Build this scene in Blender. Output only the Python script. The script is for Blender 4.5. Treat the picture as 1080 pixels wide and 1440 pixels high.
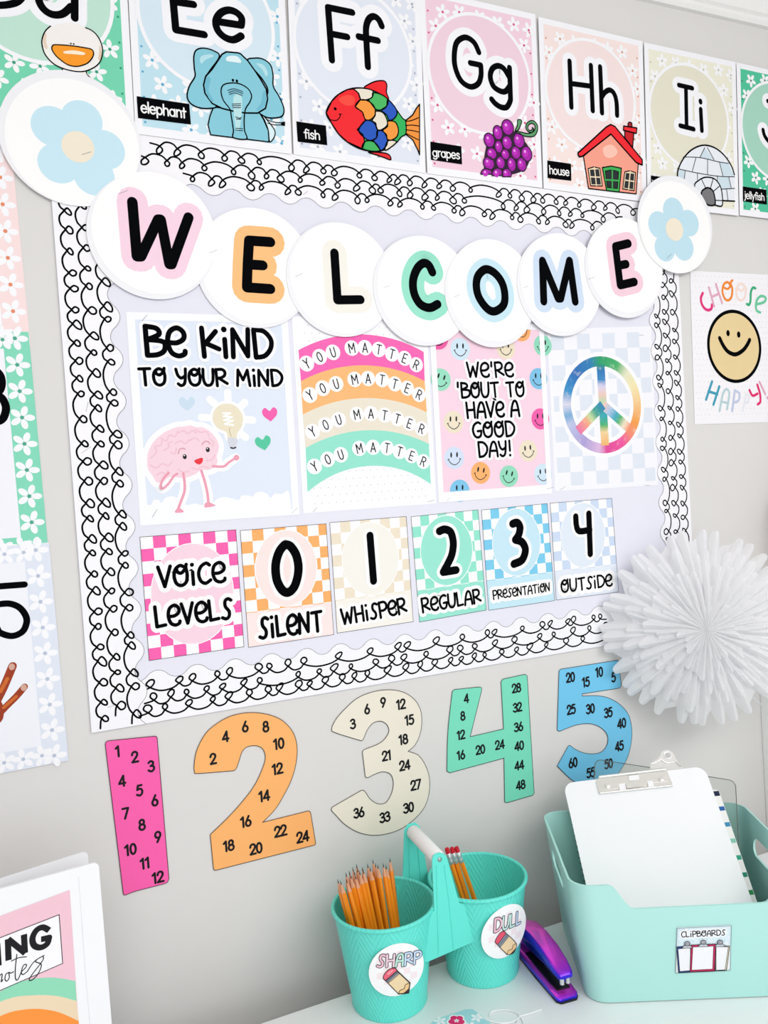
import bpy, bmesh, math, random
from mathutils import Vector, Matrix
from mathutils.geometry import tessellate_polygon

for _o in list(bpy.data.objects):
    bpy.data.objects.remove(_o)
SC = bpy.context.scene
COL = SC.collection
PI = math.pi
random.seed(7)

# ------------------------------------------------------------------ camera
ZC = 1.44                       # camera height; the desk top is at 0.75
CAM = Vector((0.0, -1.09382572, ZC))
FPX = 1124.304                  # focal length in pixels of the 1080x1440 frame
YAW, PITCH, ROLL = 0.40847172, -0.03721961, -0.06693291
def cam_axes():
    ca, sa, cb, sb = math.cos(YAW), math.sin(YAW), math.cos(PITCH), math.sin(PITCH)
    f = Vector((sa * cb, ca * cb, sb)); r0 = Vector((ca, -sa, 0)); u0 = r0.cross(f)
    cc, ss = math.cos(ROLL), math.sin(ROLL)
    return cc * r0 + ss * u0, -ss * r0 + cc * u0, f
CR, CU, CF = cam_axes()
cam = bpy.data.cameras.new('camera'); camo = bpy.data.objects.new('camera', cam); COL.objects.link(camo)
camo.matrix_world = Matrix(((CR.x, CU.x, -CF.x, CAM.x), (CR.y, CU.y, -CF.y, CAM.y), (CR.z, CU.z, -CF.z, CAM.z), (0, 0, 0, 1)))
cam.sensor_fit = 'VERTICAL'; cam.sensor_height = 36.0; cam.lens = 36.0 * FPX / 1440.0
cam.clip_start = 0.02; cam.clip_end = 50
SC.camera = camo

# ------------------------------------------------------------------ light
world = bpy.data.worlds.new('room_light'); SC.world = world; world.use_nodes = True
bgn = world.node_tree.nodes['Background']
bgn.inputs[0].default_value = (0.93, 0.96, 1.0, 1); bgn.inputs[1].default_value = 0.66
def area(name, loc, target, sx, sy, power, col=(1, 1, 1)):
    l = bpy.data.lights.new(name, 'AREA'); l.shape = 'RECTANGLE'; l.size = sx; l.size_y = sy; l.energy = power; l.color = col
    o = bpy.data.objects.new(name, l); COL.objects.link(o); o.location = loc
    o.rotation_euler = (Vector(target) - Vector(loc)).to_track_quat('-Z', 'Y').to_euler()
    return o
area('ceiling_lamp', (0.60, -1.45, 2.34), (0.55, -0.6, 0.75), 2.4, 1.5, 58, (1.0, 0.985, 0.97))
area('window_light', (0.4, -3.1, 1.15), (0.40, 0.0, 0.95), 3.6, 2.0, 30, (0.97, 0.985, 1.0))
vs = SC.view_settings
SC.display_settings.display_device = 'sRGB'
vs.view_transform = 'Standard'; vs.look = 'None'; vs.gamma = 1.0; vs.use_curve_mapping = False; vs.exposure = -0.37

# ------------------------------------------------------------------ materials
def lin(c):
    c = c / 255.0
    return c / 12.92 if c <= 0.04045 else ((c + 0.055) / 1.055) ** 2.4
def rgb(h):
    if isinstance(h, str):
        h = h.lstrip('#'); h = tuple(int(h[i:i + 2], 16) for i in (0, 2, 4))
    return (lin(h[0]), lin(h[1]), lin(h[2]), 1)
_M = {}
def M(hexc, rough=0.55, spec=0.25, metal=0.0, var=0.02, scale=60.0, bump=0.0, trans=0.0, key=None):
    k = (hexc, rough, spec, metal, var, scale, bump, trans)
    if k in _M: return _M[k]
    m = bpy.data.materials.new(key or ('colour_' + hexc.lstrip('#'))); m.use_nodes = True
    nt = m.node_tree; b = nt.nodes['Principled BSDF']
    b.inputs['Roughness'].default_value = rough; b.inputs['Metallic'].default_value = metal
    b.inputs['Specular IOR Level'].default_value = spec
    if trans: b.inputs['Transmission Weight'].default_value = trans
    c = rgb(hexc)
    if var > 0 or bump > 0:
        tc = nt.nodes.new('ShaderNodeTexCoord'); nz = nt.nodes.new('ShaderNodeTexNoise')
        nz.inputs['Scale'].default_value = scale; nz.inputs['Detail'].default_value = 3
        nt.links.new(tc.outputs['Object'], nz.inputs['Vector'])
        mx = nt.nodes.new('ShaderNodeMix'); mx.data_type = 'RGBA'
        mx.inputs[6].default_value = tuple(min(1, v * (1 - var)) for v in c[:3]) + (1,)
        mx.inputs[7].default_value = tuple(min(1, v * (1 + var)) for v in c[:3]) + (1,)
        nt.links.new(nz.outputs['Fac'], mx.inputs[0]); nt.links.new(mx.outputs[2], b.inputs['Base Color'])
        if bump > 0:
            bp = nt.nodes.new('ShaderNodeBump'); bp.inputs['Strength'].default_value = bump; bp.inputs['Distance'].default_value = 0.002
            nt.links.new(nz.outputs['Fac'], bp.inputs['Height']); nt.links.new(bp.outputs[0], b.inputs['Normal'])
    else:
        b.inputs['Base Color'].default_value = c
    _M[k] = m
    return m
def ink_m(h): return M(h, 0.85, 0.03, 0, 0) if h == BLACK else M(h, 0.5, 0.2, 0, 0.012, 200)
WHITE = '#f4f4f8'
BLACK = '#06070a'
def vcol_mat():
    m = bpy.data.materials.new('tie_dye'); m.use_nodes = True
    nt = m.node_tree; b = nt.nodes['Principled BSDF']; b.inputs['Roughness'].default_value = 0.5
    a = nt.nodes.new('ShaderNodeVertexColor'); a.layer_name = 'dye'
    nz = nt.nodes.new('ShaderNodeTexNoise'); nz.inputs['Scale'].default_value = 90
    tc = nt.nodes.new('ShaderNodeTexCoord'); nt.links.new(tc.outputs['Object'], nz.inputs['Vector'])
    cr = nt.nodes.new('ShaderNodeValToRGB'); cr.color_ramp.elements[0].position = 0.58; cr.color_ramp.elements[1].position = 0.85
    cr.color_ramp.elements[0].color = (0, 0, 0, 1); cr.color_ramp.elements[1].color = (0.5, 0.5, 0.5, 1)
    nt.links.new(nz.outputs['Fac'], cr.inputs[0])
    mx = nt.nodes.new('ShaderNodeMix'); mx.data_type = 'RGBA'; mx.inputs[7].default_value = rgb('#f6f2ee')
    nt.links.new(cr.outputs[0], mx.inputs[0]); nt.links.new(a.outputs[0], mx.inputs[6]); nt.links.new(mx.outputs[2], b.inputs['Base Color'])
    return m

# ------------------------------------------------------------------ planes seen through the camera
def ray(x, y): return (x - 540) / FPX * CR - (y - 720) / FPX * CU + CF
class Plane:
    def __init__(s, o, ux, uy):
        s.o = Vector(o); s.ux = Vector(ux).normalized(); s.uy = Vector(uy).normalized()
        s.n = s.ux.cross(s.uy).normalized()
        if s.n.dot(CAM - s.o) < 0: s.n = -s.n
    def px(s, x, y):
        v = ray(x, y); t = (s.o - CAM).dot(s.n) / v.dot(s.n); p = CAM + v * t - s.o
        return (p.dot(s.ux), p.dot(s.uy))
    def w(s, a, b, h=0.0): return s.o + s.ux * a + s.uy * b + s.n * h
def wall_plane(d): return Plane((0, -d, 0), (1, 0, 0), (0, 0, 1))
def at_z(x, y, z):
    v = ray(x, y); t = (z - CAM.z) / v.z; return CAM + v * t
def at_y(x, y, yy):
    v = ray(x, y); t = (yy - CAM.y) / v.y; return CAM + v * t
def to_px(p):
    d = Vector(p) - CAM; k = d.dot(CF); return (540 + FPX * d.dot(CR) / k, 720 - FPX * d.dot(CU) / k)

# ------------------------------------------------------------------ 2D curve helpers
def cr_spline(pts, closed=False, n=6):
    P = [Vector(p) for p in pts]; N = len(P); out = []
    if N < 3: return [tuple(p) for p in P]
    rng = range(N) if closed else range(N - 1)
    for i in rng:
        p1, p2 = P[i % N], P[(i + 1) % N]
        if (p1 - p2).length < 1e-9: continue
        p0 = P[(i - 1) % N] if closed or i > 0 else p1
        p3 = P[(i + 2) % N] if closed or i + 2 < N else p2
        for k in range(n):
            t = k / n; t2 = t * t; t3 = t2 * t
            out.append(0.5 * ((2 * p1) + (p2 - p0) * t + (2 * p0 - 5 * p1 + 4 * p2 - p3) * t2 + (3 * p1 - p0 - 3 * p2 + p3) * t3))
    if not closed: out.append(P[-1])
    return [tuple(p) for p in out]
def pairs(f): return [(f[i], f[i + 1]) for i in range(0, len(f) - 1, 2)]
def ell(cx, cy, rx, ry, n=36, rot=0.0):
    c, s = math.cos(rot), math.sin(rot)
    return [(cx + rx * math.cos(t) * c - ry * math.sin(t) * s, cy + rx * math.cos(t) * s + ry * math.sin(t) * c) for t in (2 * PI * k / n for k in range(n))]

# ------------------------------------------------------------------ objects
def link(name, me, mats, parent=None):
    o = bpy.data.objects.new(name, me); COL.objects.link(o)
    for m in mats: me.materials.append(m)
    if parent is not None: o.parent = parent
    return o
def tag(o, label=None, cat=None, group=None, kind=None):
    if label: o['label'] = label
    if cat: o['category'] = cat
    if group: o['group'] = group
    if kind: o['kind'] = kind
    return o
def thing(name, label, cat, loc, group=None):
    o = bpy.data.objects.new(name, None); COL.objects.link(o); o.location = loc; o.empty_display_size = 0.02
    return tag(o, label, cat, group)
def shade(o, ang=40):
    for p in o.data.polygons: p.use_smooth = True
    try: o.data.set_sharp_from_angle(angle=math.radians(ang))
    except Exception: pass
    return o

def wloc(o):
    v = Vector((0, 0, 0))
    while o is not None: v += o.location; o = o.parent
    return v
LAY = 0.00007
class Ink:
    """flat print on a surface: filled shapes and pen strokes, in layers"""
    def __init__(s, plane, base=0.0):
        s.P = plane; s.base = base; s.v = []; s.f = []; s.fm = []; s.mats = []; s.mi = {}; s.x0 = 0; s.y0 = 0; s.k = 1.0; s.cols = []; s.n = 0
        s.colour = None
    def at(s, x0, y0, k=1.0): s.x0, s.y0, s.k = x0, y0, k; return s
    def q(s, x, y): return s.P.px(s.x0 + x / s.k, s.y0 + y / s.k)
    def Q(s, flat): return [s.q(x, y) for x, y in pairs(flat)]
    def sc(s, x, y):
        a = s.q(x, y); b = s.q(x + 1, y); c = s.q(x, y + 1)
        return math.sqrt(abs((b[0] - a[0]) * (c[1] - a[1]) - (b[1] - a[1]) * (c[0] - a[0])))
    def m(s, mat):
        if isinstance(mat, str): mat = ink_m(mat)
        if mat.name not in s.mi: s.mi[mat.name] = len(s.mats); s.mats.append(mat)
        return s.mi[mat.name]
    def face(s, pts, mat, lay):
        i0 = len(s.v); h = s.base + LAY * lay + 7e-7 * (s.n % 97); s.n += 1   # overlapping pen strokes never lie in exactly one plane
        s.v += [(p[0], p[1], h) for p in pts]; s.f.append(tuple(range(i0, i0 + len(pts)))); s.fm.append(s.m(mat)); s.cols.append(s.colour)
    def poly(s, pts, mat, lay):
        pp = []
        for p in pts:
            if not pp or (abs(p[0] - pp[-1][0]) + abs(p[1] - pp[-1][1])) > 1e-7: pp.append(p)
        if len(pp) > 2 and (abs(pp[0][0] - pp[-1][0]) + abs(pp[0][1] - pp[-1][1])) < 1e-7: pp.pop()
        if len(pp) < 3: return
        i0 = len(s.v); h = s.base + LAY * lay + 7e-7 * (s.n % 97); s.n += 1; mi = s.m(mat)
        s.v += [(p[0], p[1], h) for p in pp]
        for t in tessellate_polygon([[Vector((p[0], p[1], 0)) for p in pp]]):
            s.f.append(tuple(i0 + i for i in t)); s.fm.append(mi); s.cols.append(s.colour)
    def disc(s, c, r, mat, lay, n=16, ry=None, rot=0.0): s.face(ell(c[0], c[1], r, ry or r, n, rot), mat, lay)
    def ring(s, c, r0, r1, mat, lay, n=48, ky=1.0, rot=0.0):
        a = ell(c[0], c[1], r0, r0 * ky, n, rot); b = ell(c[0], c[1], r1, r1 * ky, n, rot)
        for i in range(n): s.face([a[i], a[(i + 1) % n], b[(i + 1) % n], b[i]], mat, lay)
    def stroke(s, pts, w, mat, lay, closed=False, cap=True):
        P = []
        for p in pts:
            v = Vector((p[0], p[1]))
            if not P or (v - P[-1]).length > 1e-6: P.append(v)
        if closed and len(P) > 2 and (P[0] - P[-1]).length < 1e-6: P.pop()
        N = len(P)
        if N < 2:
            if N == 1: s.disc(P[0], w / 2, mat, lay, 12)
            return
        hw = w / 2; L = []; R = []; discs = []
        for i in range(N):
            a = P[i - 1] if (i > 0 or closed) else None; b = P[(i + 1) % N] if (i < N - 1 or closed) else None
            d1 = (P[i] - a).normalized() if a is not None else None; d2 = (b - P[i]).normalized() if b is not None else None
            if d1 is None: d1 = d2
            if d2 is None: d2 = d1
            n1 = Vector((-d1.y, d1.x)); n2 = Vector((-d2.y, d2.x)); nn = n1 + n2
            ct = d1.dot(d2)
            if ct < 0.80:
                discs.append(P[i]); L.append((P[i] + n1 * hw, P[i] + n2 * hw)); R.append((P[i] - n1 * hw, P[i] - n2 * hw))
            else:
                nn.normalize(); k = hw / max(0.5, nn.dot(n1)); L.append((P[i] + nn * k,) * 2); R.append((P[i] - nn * k,) * 2)
        for i in range(N if closed else N - 1):
            j = (i + 1) % N
            s.face([L[i][1], L[j][0], R[j][0], R[i][1]], mat, lay)
        if cap and not closed: discs += [P[0], P[-1]]
        for d in discs: s.disc(d, hw, mat, lay, 14)
    # zoomed-pixel versions
    def pen(s, flat, w, mat, lay=5, smooth=True, closed=False, cap=True):
        p = s.Q(flat); k = s.sc(flat[0], flat[1])
        if smooth and len(p) > 2: p = cr_spline(p, closed)
        s.stroke(p, w * k, mat, lay, closed, cap); return p
    def fill(s, flat, mat, lay=5, smooth=True, ol=0, oc=BLACK, olay=None):
        p = s.Q(flat); k = s.sc(flat[0], flat[1])
        if smooth: p = cr_spline(p, True)
        s.poly(p, mat, lay)
        if ol: s.stroke(p, ol * k, oc, lay + 1 if olay is None else olay, True)
        return p
    def dot(s, x, y, r, mat, lay=5, ry=None, n=16, ol=0, oc=BLACK):
        k = s.sc(x, y); c = s.q(x, y); s.disc(c, r * k, mat, lay, n, (ry or r) * k)
        if ol: s.stroke(ell(c[0], c[1], r * k, (ry or r) * k, 28), ol * k, oc, lay + 1, True)
    def build(s, name, parent, mapf=None, cuts=None):
        me = bpy.data.meshes.new(name)
        bm = bmesh.new(); vs_ = [bm.verts.new(v) for v in s.v]
        lay = bm.loops.layers.float_color.new('dye') if any(c for c in s.cols) else None
        for f, mi, c in zip(s.f, s.fm, s.cols):
            try: fc = bm.faces.new([vs_[i] for i in f])
            except ValueError: continue
            fc.material_index = mi
            if lay:
                for lp in fc.loops: lp[lay] = tuple(c or (1, 1, 1)) [:3] + (1,)
        if cuts:
            a = cuts[0]
            while a < cuts[1]:
                bmesh.ops.bisect_plane(bm, geom=bm.verts[:] + bm.edges[:] + bm.faces[:], plane_co=(a, 0, 0), plane_no=(1, 0, 0), dist=1e-7)
                a += cuts[2]
        loc = wloc(parent)
        fn = mapf or s.P.w
        for v in bm.verts: v.co = fn(v.co.x, v.co.y, v.co.z) - loc
        bm.to_mesh(me); bm.free()
        return link(name, me, s.mats, parent)

def sheet(name, parent, plane, pts, h0, h1, mat, mapf=None):
    """a thin sheet of paper or card with outline pts (plane coordinates), between heights h0 and h1"""
    me = bpy.data.meshes.new(name); bm = bmesh.new(); loc = wloc(parent)
    fn = mapf or plane.w
    a = [bm.verts.new(fn(p[0], p[1], h1) - loc) for p in pts]; b = [bm.verts.new(fn(p[0], p[1], h0) - loc) for p in pts]; N = len(pts)
    tris = tessellate_polygon([[Vector((p[0], p[1], 0)) for p in pts]])
    for t in tris:
        bm.faces.new([a[i] for i in t]); bm.faces.new([b[i] for i in reversed(t)])
    for i in range(N): bm.faces.new([a[i], a[(i + 1) % N], b[(i + 1) % N], b[i]])
    bmesh.ops.recalc_face_normals(bm, faces=bm.faces)
    bm.to_mesh(me); bm.free()
    return link(name, me, [ink_m(mat) if isinstance(mat, str) else mat], parent)

# ------------------------------------------------------------------ pen lettering
G = {}
def g(ch, w, *st): G[ch] = (w, st)
# strokes: ('s', smooth points) ('l', straight points) ('o', cx, cy, rx, ry) ('d', x, y)
# hand-drawn capitals
g('A', 66, ('s', 8, 0, 14, 45, 26, 85, 38, 97, 50, 85, 58, 45, 62, 0), ('l', 14, 38, 59, 38))
g('B', 64, ('l', 8, 98, 10, 2), ('s', 8, 98, 40, 92, 46, 72, 12, 54), ('s', 12, 54, 58, 48, 60, 20, 40, 5, 10, 2))
g('C', 62, ('s', 56, 88, 42, 98, 20, 84, 9, 52, 16, 16, 36, 2, 58, 16))
g('D', 68, ('l', 8, 98, 12, 2), ('s', 8, 98, 40, 94, 62, 66, 60, 34, 40, 8, 12, 2))
g('e', 62, ('s', 10, 46, 34, 46, 54, 60, 54, 82, 36, 96, 14, 82, 7, 48, 16, 14, 36, 2, 54, 8, 57, 18))
g('G', 66, ('s', 56, 90, 40, 98, 18, 82, 9, 50, 18, 14, 38, 2, 56, 14, 60, 44), ('l', 60, 44, 38, 42))
g('H', 66, ('l', 8, 98, 12, 2), ('l', 56, 98, 58, 2), ('l', 10, 50, 57, 52))
g('i', 31, ('l', 15, 62, 16, 2), ('d', 14, 96))
g('I', 24, ('l', 12, 98, 13, 2))
g('K', 62, ('l', 8, 98, 12, 2), ('l', 50, 88, 14, 42), ('l', 20, 46, 58, 28))
g('L', 58, ('l', 8, 98, 12, 4), ('l', 12, 4, 50, 8))
g('M', 80, ('l', 8, 2, 14, 96), ('l', 14, 96, 38, 36), ('l', 38, 36, 62, 96), ('l', 62, 96, 72, 2))
g('N', 68, ('l', 8, 2, 10, 96), ('l', 10, 96, 54, 6), ('l', 54, 6, 58, 98))
g('O', 70, ('s', 52, 88, 34, 97, 14, 80, 8, 48, 16, 14, 36, 2, 56, 16, 62, 50, 58, 84, 60, 100), ('s', 18, 86, 24, 66, 40, 62, 58, 84))
g('0o', 70, ('o', 35, 50, 26, 48))
g('P', 60, ('l', 8, 98, 12, 0), ('s', 8, 96, 38, 98, 54, 82, 52, 56, 32, 44, 12, 46))
g('R', 66, ('l', 8, 98, 12, 0), ('s', 8, 96, 38, 98, 52, 84, 50, 62, 32, 48, 14, 46), ('l', 20, 46, 62, 14))
g('S', 60, ('s', 54, 90, 40, 98, 26, 88, 26, 62, 42, 36, 40, 12, 26, 2, 9, 9))
g('T', 68, ('l', 9, 94, 60, 97), ('l', 34, 96, 37, 2))
g('U', 64, ('s', 8, 98, 8, 40, 18, 8, 34, 2, 48, 12, 56, 40, 57, 98))
g('V', 62, ('l', 6, 98, 30, 4), ('l', 30, 4, 56, 98))
g('W', 84, ('l', 6, 98, 22, 4), ('l', 22, 4, 42, 72), ('l', 42, 72, 58, 4), ('l', 58, 4, 76, 98))
g('Y', 60, ('s', 6, 96, 14, 60, 30, 44, 48, 56), ('s', 52, 98, 50, 50, 44, 12, 28, 0, 14, 10))
g("'", 28, ('l', 14, 100, 13, 72))
g('!', 34, ('l', 17, 100, 18, 34), ('d', 18, 4))
g(' ', 40)
# plain capitals
P_ = {}
def gp(ch, w, *st): P_[ch] = (w, st)
gp('Y', 60, ('l', 6, 100, 30, 52), ('l', 54, 100, 30, 52), ('l', 30, 52, 30, 0))
gp('O', 64, ('o', 32, 50, 24, 50))
gp('U', 60, ('s', 8, 100, 8, 34, 16, 8, 30, 0, 44, 8, 52, 34, 52, 100))
gp('M', 76, ('l', 8, 0, 8, 100), ('l', 8, 100, 38, 36), ('l', 38, 36, 68, 100), ('l', 68, 100, 68, 0))
gp('A', 68, ('l', 6, 0, 34, 100), ('l', 34, 100, 62, 0), ('l', 16, 32, 52, 32))
gp('T', 60, ('l', 4, 100, 56, 100), ('l', 30, 100, 30, 0))
gp('E', 54, ('l', 50, 100, 8, 100), ('l', 8, 100, 8, 0), ('l', 8, 0, 50, 0), ('l', 8, 52, 44, 52))
gp('R', 62, ('l', 8, 0, 8, 100), ('s', 8, 100, 36, 98, 52, 86, 52, 66, 38, 50, 8, 48), ('l', 30, 48, 56, 0))
# plain small letters
gp('a', 56, ('o', 26, 32, 21, 32), ('l', 47, 66, 47, 0))
gp('e', 54, ('l', 6, 34, 48, 34), ('s', 48, 34, 44, 56, 27, 66, 10, 54, 5, 32, 12, 8, 28, -2, 46, 10))
gp('f', 36, ('s', 36, 94, 26, 101, 16, 88, 16, 60), ('l', 16, 60, 16, 0), ('l', 2, 62, 32, 62))
gp('g', 56, ('o', 26, 32, 21, 32), ('s', 47, 66, 47, 10, 44, -20, 26, -30, 8, -20))
gp('h', 54, ('l', 8, 100, 8, 0), ('s', 8, 42, 16, 60, 30, 66, 42, 56, 45, 36), ('l', 45, 36, 45, 0))
gp('n', 54, ('l', 8, 66, 8, 0), ('s', 8, 42, 16, 60, 30, 66, 42, 56, 45, 36), ('l', 45, 36, 45, 0))
gp('i', 18, ('l', 9, 66, 9, 0), ('d', 9, 92))
gp('j', 22, ('s', 13, 66, 13, 0, 10, -24, -2, -28), ('d', 13, 92))
gp('l', 18, ('l', 9, 100, 9, 0))
gp('o', 54, ('o', 26, 32, 21, 33))
gp('p', 56, ('l', 8, 66, 8, -32), ('o', 29, 32, 21, 32))
gp('r', 36, ('l', 8, 66, 8, 0), ('s', 8, 42, 16, 60, 32, 66))
gp('s', 44, ('s', 38, 54, 24, 66, 9, 54, 14, 38, 30, 30, 38, 14, 24, -1, 5, 8))
gp('t', 34, ('l', 16, 92, 16, 0), ('l', 2, 62, 31, 62))
gp('u', 54, ('s', 8, 66, 8, 20, 16, 2, 30, 0, 42, 12, 45, 30), ('l', 45, 66, 45, 0))
gp('y', 48, ('l', 4, 66, 23, 4), ('l', 43, 66, 12, -32))
gp(' ', 36)
# figures
gp('0', 62, ('o', 31, 50, 23, 49))
gp('1', 44, ('l', 6, 80, 27, 99), ('l', 27, 99, 27, 0))
gp('2', 60, ('s', 6, 72, 14, 94, 32, 101, 50, 88, 50, 64, 34, 38, 5, 2), ('l', 5, 2, 56, 2))
gp('3', 58, ('s', 8, 86, 26, 100, 46, 90, 46, 66, 24, 54), ('s', 24, 54, 50, 46, 52, 18, 30, 0, 4, 14))
gp('4', 62, ('l', 44, 0, 44, 99), ('l', 44, 99, 4, 26), ('l', 4, 26, 58, 26))
gp('5', 58, ('l', 50, 99, 18, 99), ('l', 18, 99, 11, 58), ('s', 11, 58, 34, 66, 52, 48, 50, 18, 30, 0, 5, 12))
gp('6', 60, ('l', 38, 100, 10, 42), ('o', 30, 29, 23, 29))
gp('7', 56, ('l', 4, 99, 53, 99), ('l', 53, 99, 20, 0))
gp('8', 60, ('o', 30, 75, 19, 24), ('o', 30, 27, 24, 27))
gp('9', 60, ('o', 30, 70, 23, 29), ('l', 22, 0, 51, 58))

def glyph_runs(txt, font):
    x = 0; out = []
    for ch in txt:
        w, st = font.get(ch) or G.get(ch) or P_.get(ch)
        for t in st:
            k = t[0]; a = t[1:]
            if k == 'o': out.append(('c', [(x + p[0], p[1]) for p in ell(a[0], a[1], a[2], a[3], 24)]))
            elif k == 'd': out.append(('d', [(x + a[0], a[1])]))
            else:
                pts = [(x + p[0], p[1]) for p in pairs(list(a))]
                out.append(('p', cr_spline(pts, False, 5) if k == 's' else pts))
        x += w
    return out, x
def write(ink, txt, L, R, h, mats, font=G, wt=0.15, lay=6, up=None):
    """letters from L to R (plane points), cap height h; mats = [(extra width, material, layer)...]"""
    runs, tw = glyph_runs(txt, font)
    L = Vector(L); R = Vector(R); ex = (R - L) / tw
    d = (R - L).normalized(); ey = (Vector((-d.y, d.x)) if up is None else Vector(up)) * (h / 100.0)
    for k, pts in runs:
        pp = [tuple(L + ex * p[0] + ey * p[1]) for p in pts]
        for (dw, mat, ly) in mats:
            w = h * wt + dw
            if k == 'd': ink.disc(pp[0], w * 0.58, mat, ly, 14)
            elif k == 'c': ink.stroke(pp, w, mat, ly, True)
            else: ink.stroke(pp, w, mat, ly)
def wpx(ink, txt, x1, y1, x2, y2, hp, halo=0.0, font=G, wt=0.15, lay=6, col=BLACK, hcol=WHITE, hlay=None):
    """lettering with its base line from zoomed pixel (x1,y1) to (x2,y2) and a height of hp zoomed pixels"""
    L, R = ink.q(x1, y1), ink.q(x2, y2)
    top = ink.q(x1, y1 - hp); h = math.hypot(top[0] - L[0], top[1] - L[1])
    k = ink.sc((x1 + x2) / 2, (y1 + y2) / 2)
    mats = [(0, col, lay)]
    if halo: mats.insert(0, (2 * halo * k, hcol, lay - 1 if hlay is None else hlay))
    write(ink, txt, L, R, h, mats, font, wt)
def num(ink, txt, x, y, hp, wt=0.2, lay=3, col=BLACK, wide=1.0):
    runs, tw = glyph_runs(txt, P_)
    c = ink.q(x, y); t = ink.q(x, y - hp / 2); b = ink.q(x, y + hp / 2); h = abs(t[1] - b[1]); w = h * tw / 100 * wide
    write(ink, txt, (c[0] - w / 2, c[1] - h / 2), (c[0] + w / 2, c[1] - h / 2), h, [(0, col, lay)], P_, wt)

def flower(ink, c, r, petal, centre, lay, rot=None, n=5):
    rot = random.random() * 6.28 if rot is None else rot
    for k in range(n):
        a = rot + 2 * PI * k / n
        ink.disc((c[0] + 0.58 * r * math.cos(a), c[1] + 0.58 * r * math.sin(a)), 0.44 * r, petal, lay, 10, 0.27 * r, a)
    ink.disc(c, 0.2 * r, petal, lay, 8); ink.disc(c, 0.17 * r, centre, lay + 1, 8)
def heart(ink, x, y, s, mat, lay=5, rot=0.0):
    f = [0, 20, -30, 45, -55, 25, -50, -10, -25, -35, 0, -55, 0, -55, 25, -35, 50, -10, 55, 25, 30, 45]
    k = ink.sc(x, y) * s / 100; c = ink.q(x, y); co, si = math.cos(rot), math.sin(rot)
    ink.poly(cr_spline([(c[0] + (a * co - b * si) * k, c[1] + (a * si + b * co) * k) for a, b in pairs(f)], True, 5), mat, lay)

class MB:
    """collects solid shapes into one mesh"""
    def __init__(s): s.bm = bmesh.new(); s.mats = []; s.mi = {}
    def m(s, mat):
        if mat.name not in s.mi: s.mi[mat.name] = len(s.mats); s.mats.append(mat)
        return s.mi[mat.name]
    def faces(s, vs, fs, mat):
        b = [s.bm.verts.new(v) for v in vs]; mi = s.m(mat)
        for f in fs:
            try: fc = s.bm.faces.new([b[i] for i in f]); fc.material_index = mi
            except ValueError: pass
    def box(s, lo, hi, mat, bev=0.0, mtx=None):
        t = bmesh.new(); bmesh.ops.create_cube(t, size=1)
        lo, hi = Vector(lo), Vector(hi)
        for v in t.verts: v.co = Vector(((lo.x + hi.x) / 2 + v.co.x * (hi.x - lo.x), (lo.y + hi.y) / 2 + v.co.y * (hi.y - lo.y), (lo.z + hi.z) / 2 + v.co.z * (hi.z - lo.z)))
        if bev > 0: bmesh.ops.bevel(t, geom=t.edges[:], offset=bev, segments=3, profile=0.6, affect='EDGES')
        s.add(t, mat, mtx)
    def add(s, t, mat, mtx=None):
        t.verts.index_update()
        vs = [(mtx @ v.co if mtx else v.co.copy()) for v in t.verts]; s.faces(vs, [[v.index for v in f.verts] for f in t.faces], mat); t.free()
    def lathe(s, prof, mat, c=(0, 0, 0), n=64, mtx=None):
        c = Vector(c); vs = []; fs = []; K = len(prof)
        for i in range(n):
            a = 2 * PI * i / n
            for r, z in prof:
                p = Vector((c.x + r * math.cos(a), c.y + r * math.sin(a), c.z + z)); vs.append(mtx @ p if mtx else p)
        for i in range(n):
            j = (i + 1) % n
            for k in range(K - 1): fs.append((i * K + k, j * K + k, j * K + k + 1, i * K + k + 1))
        s.faces(vs, fs, mat)
    def tube(s, pts, r, mat, n=10, closed=False, cap=True, rads=None):
        P = [Vector(p) for p in pts]; N = len(P); vs = []; fs = []
        up = Vector((0.13, 0.21, 0.97)); prev = None
        for i in range(N):
            a = P[i - 1] if (i > 0 or closed) else P[i]; b = P[(i + 1) % N] if (i < N - 1 or closed) else P[i]
            d = (b - a).normalized()
            x = (prev - d * prev.dot(d)) if prev is not None else (up - d * up.dot(d))
            if x.length < 1e-5: x = d.orthogonal()
            x.normalize(); prev = x; y = d.cross(x); rr = rads[i] if rads else r
            for k in range(n):
                t = 2 * PI * k / n; vs.append(P[i] + (x * math.cos(t) + y * math.sin(t)) * rr)
        for i in range(N if closed else N - 1):
            j = (i + 1) % N
            for k in range(n): fs.append((i * n + k, i * n + (k + 1) % n, j * n + (k + 1) % n, j * n + k))
        if cap and not closed: fs.append(tuple(range(n))[::-1]); fs.append(tuple(range((N - 1) * n, N * n)))
        s.faces(vs, fs, mat)
    def prism(s, pts, fn, h0, h1, mat):
        N = len(pts); vs = [fn(p[0], p[1], h1) for p in pts] + [fn(p[0], p[1], h0) for p in pts]
        fs = []
        for t in tessellate_polygon([[Vector((p[0], p[1], 0)) for p in pts]]): fs.append(tuple(t)); fs.append(tuple(N + i for i in reversed(t)))
        for i in range(N): fs.append((i, (i + 1) % N, N + (i + 1) % N, N + i))
        s.faces(vs, fs, mat)
    def build(s, name, parent=None, smooth=True, ang=40):
        bmesh.ops.recalc_face_normals(s.bm, faces=s.bm.faces)
        loc = parent.matrix_basis.inverted() if parent is not None else None
        if loc is not None:
            for v in s.bm.verts: v.co = loc @ v.co
        me = bpy.data.meshes.new(name); s.bm.to_mesh(me); s.bm.free()
        o = link(name, me, s.mats, parent)
        if smooth: shade(o, ang)
        return o
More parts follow.
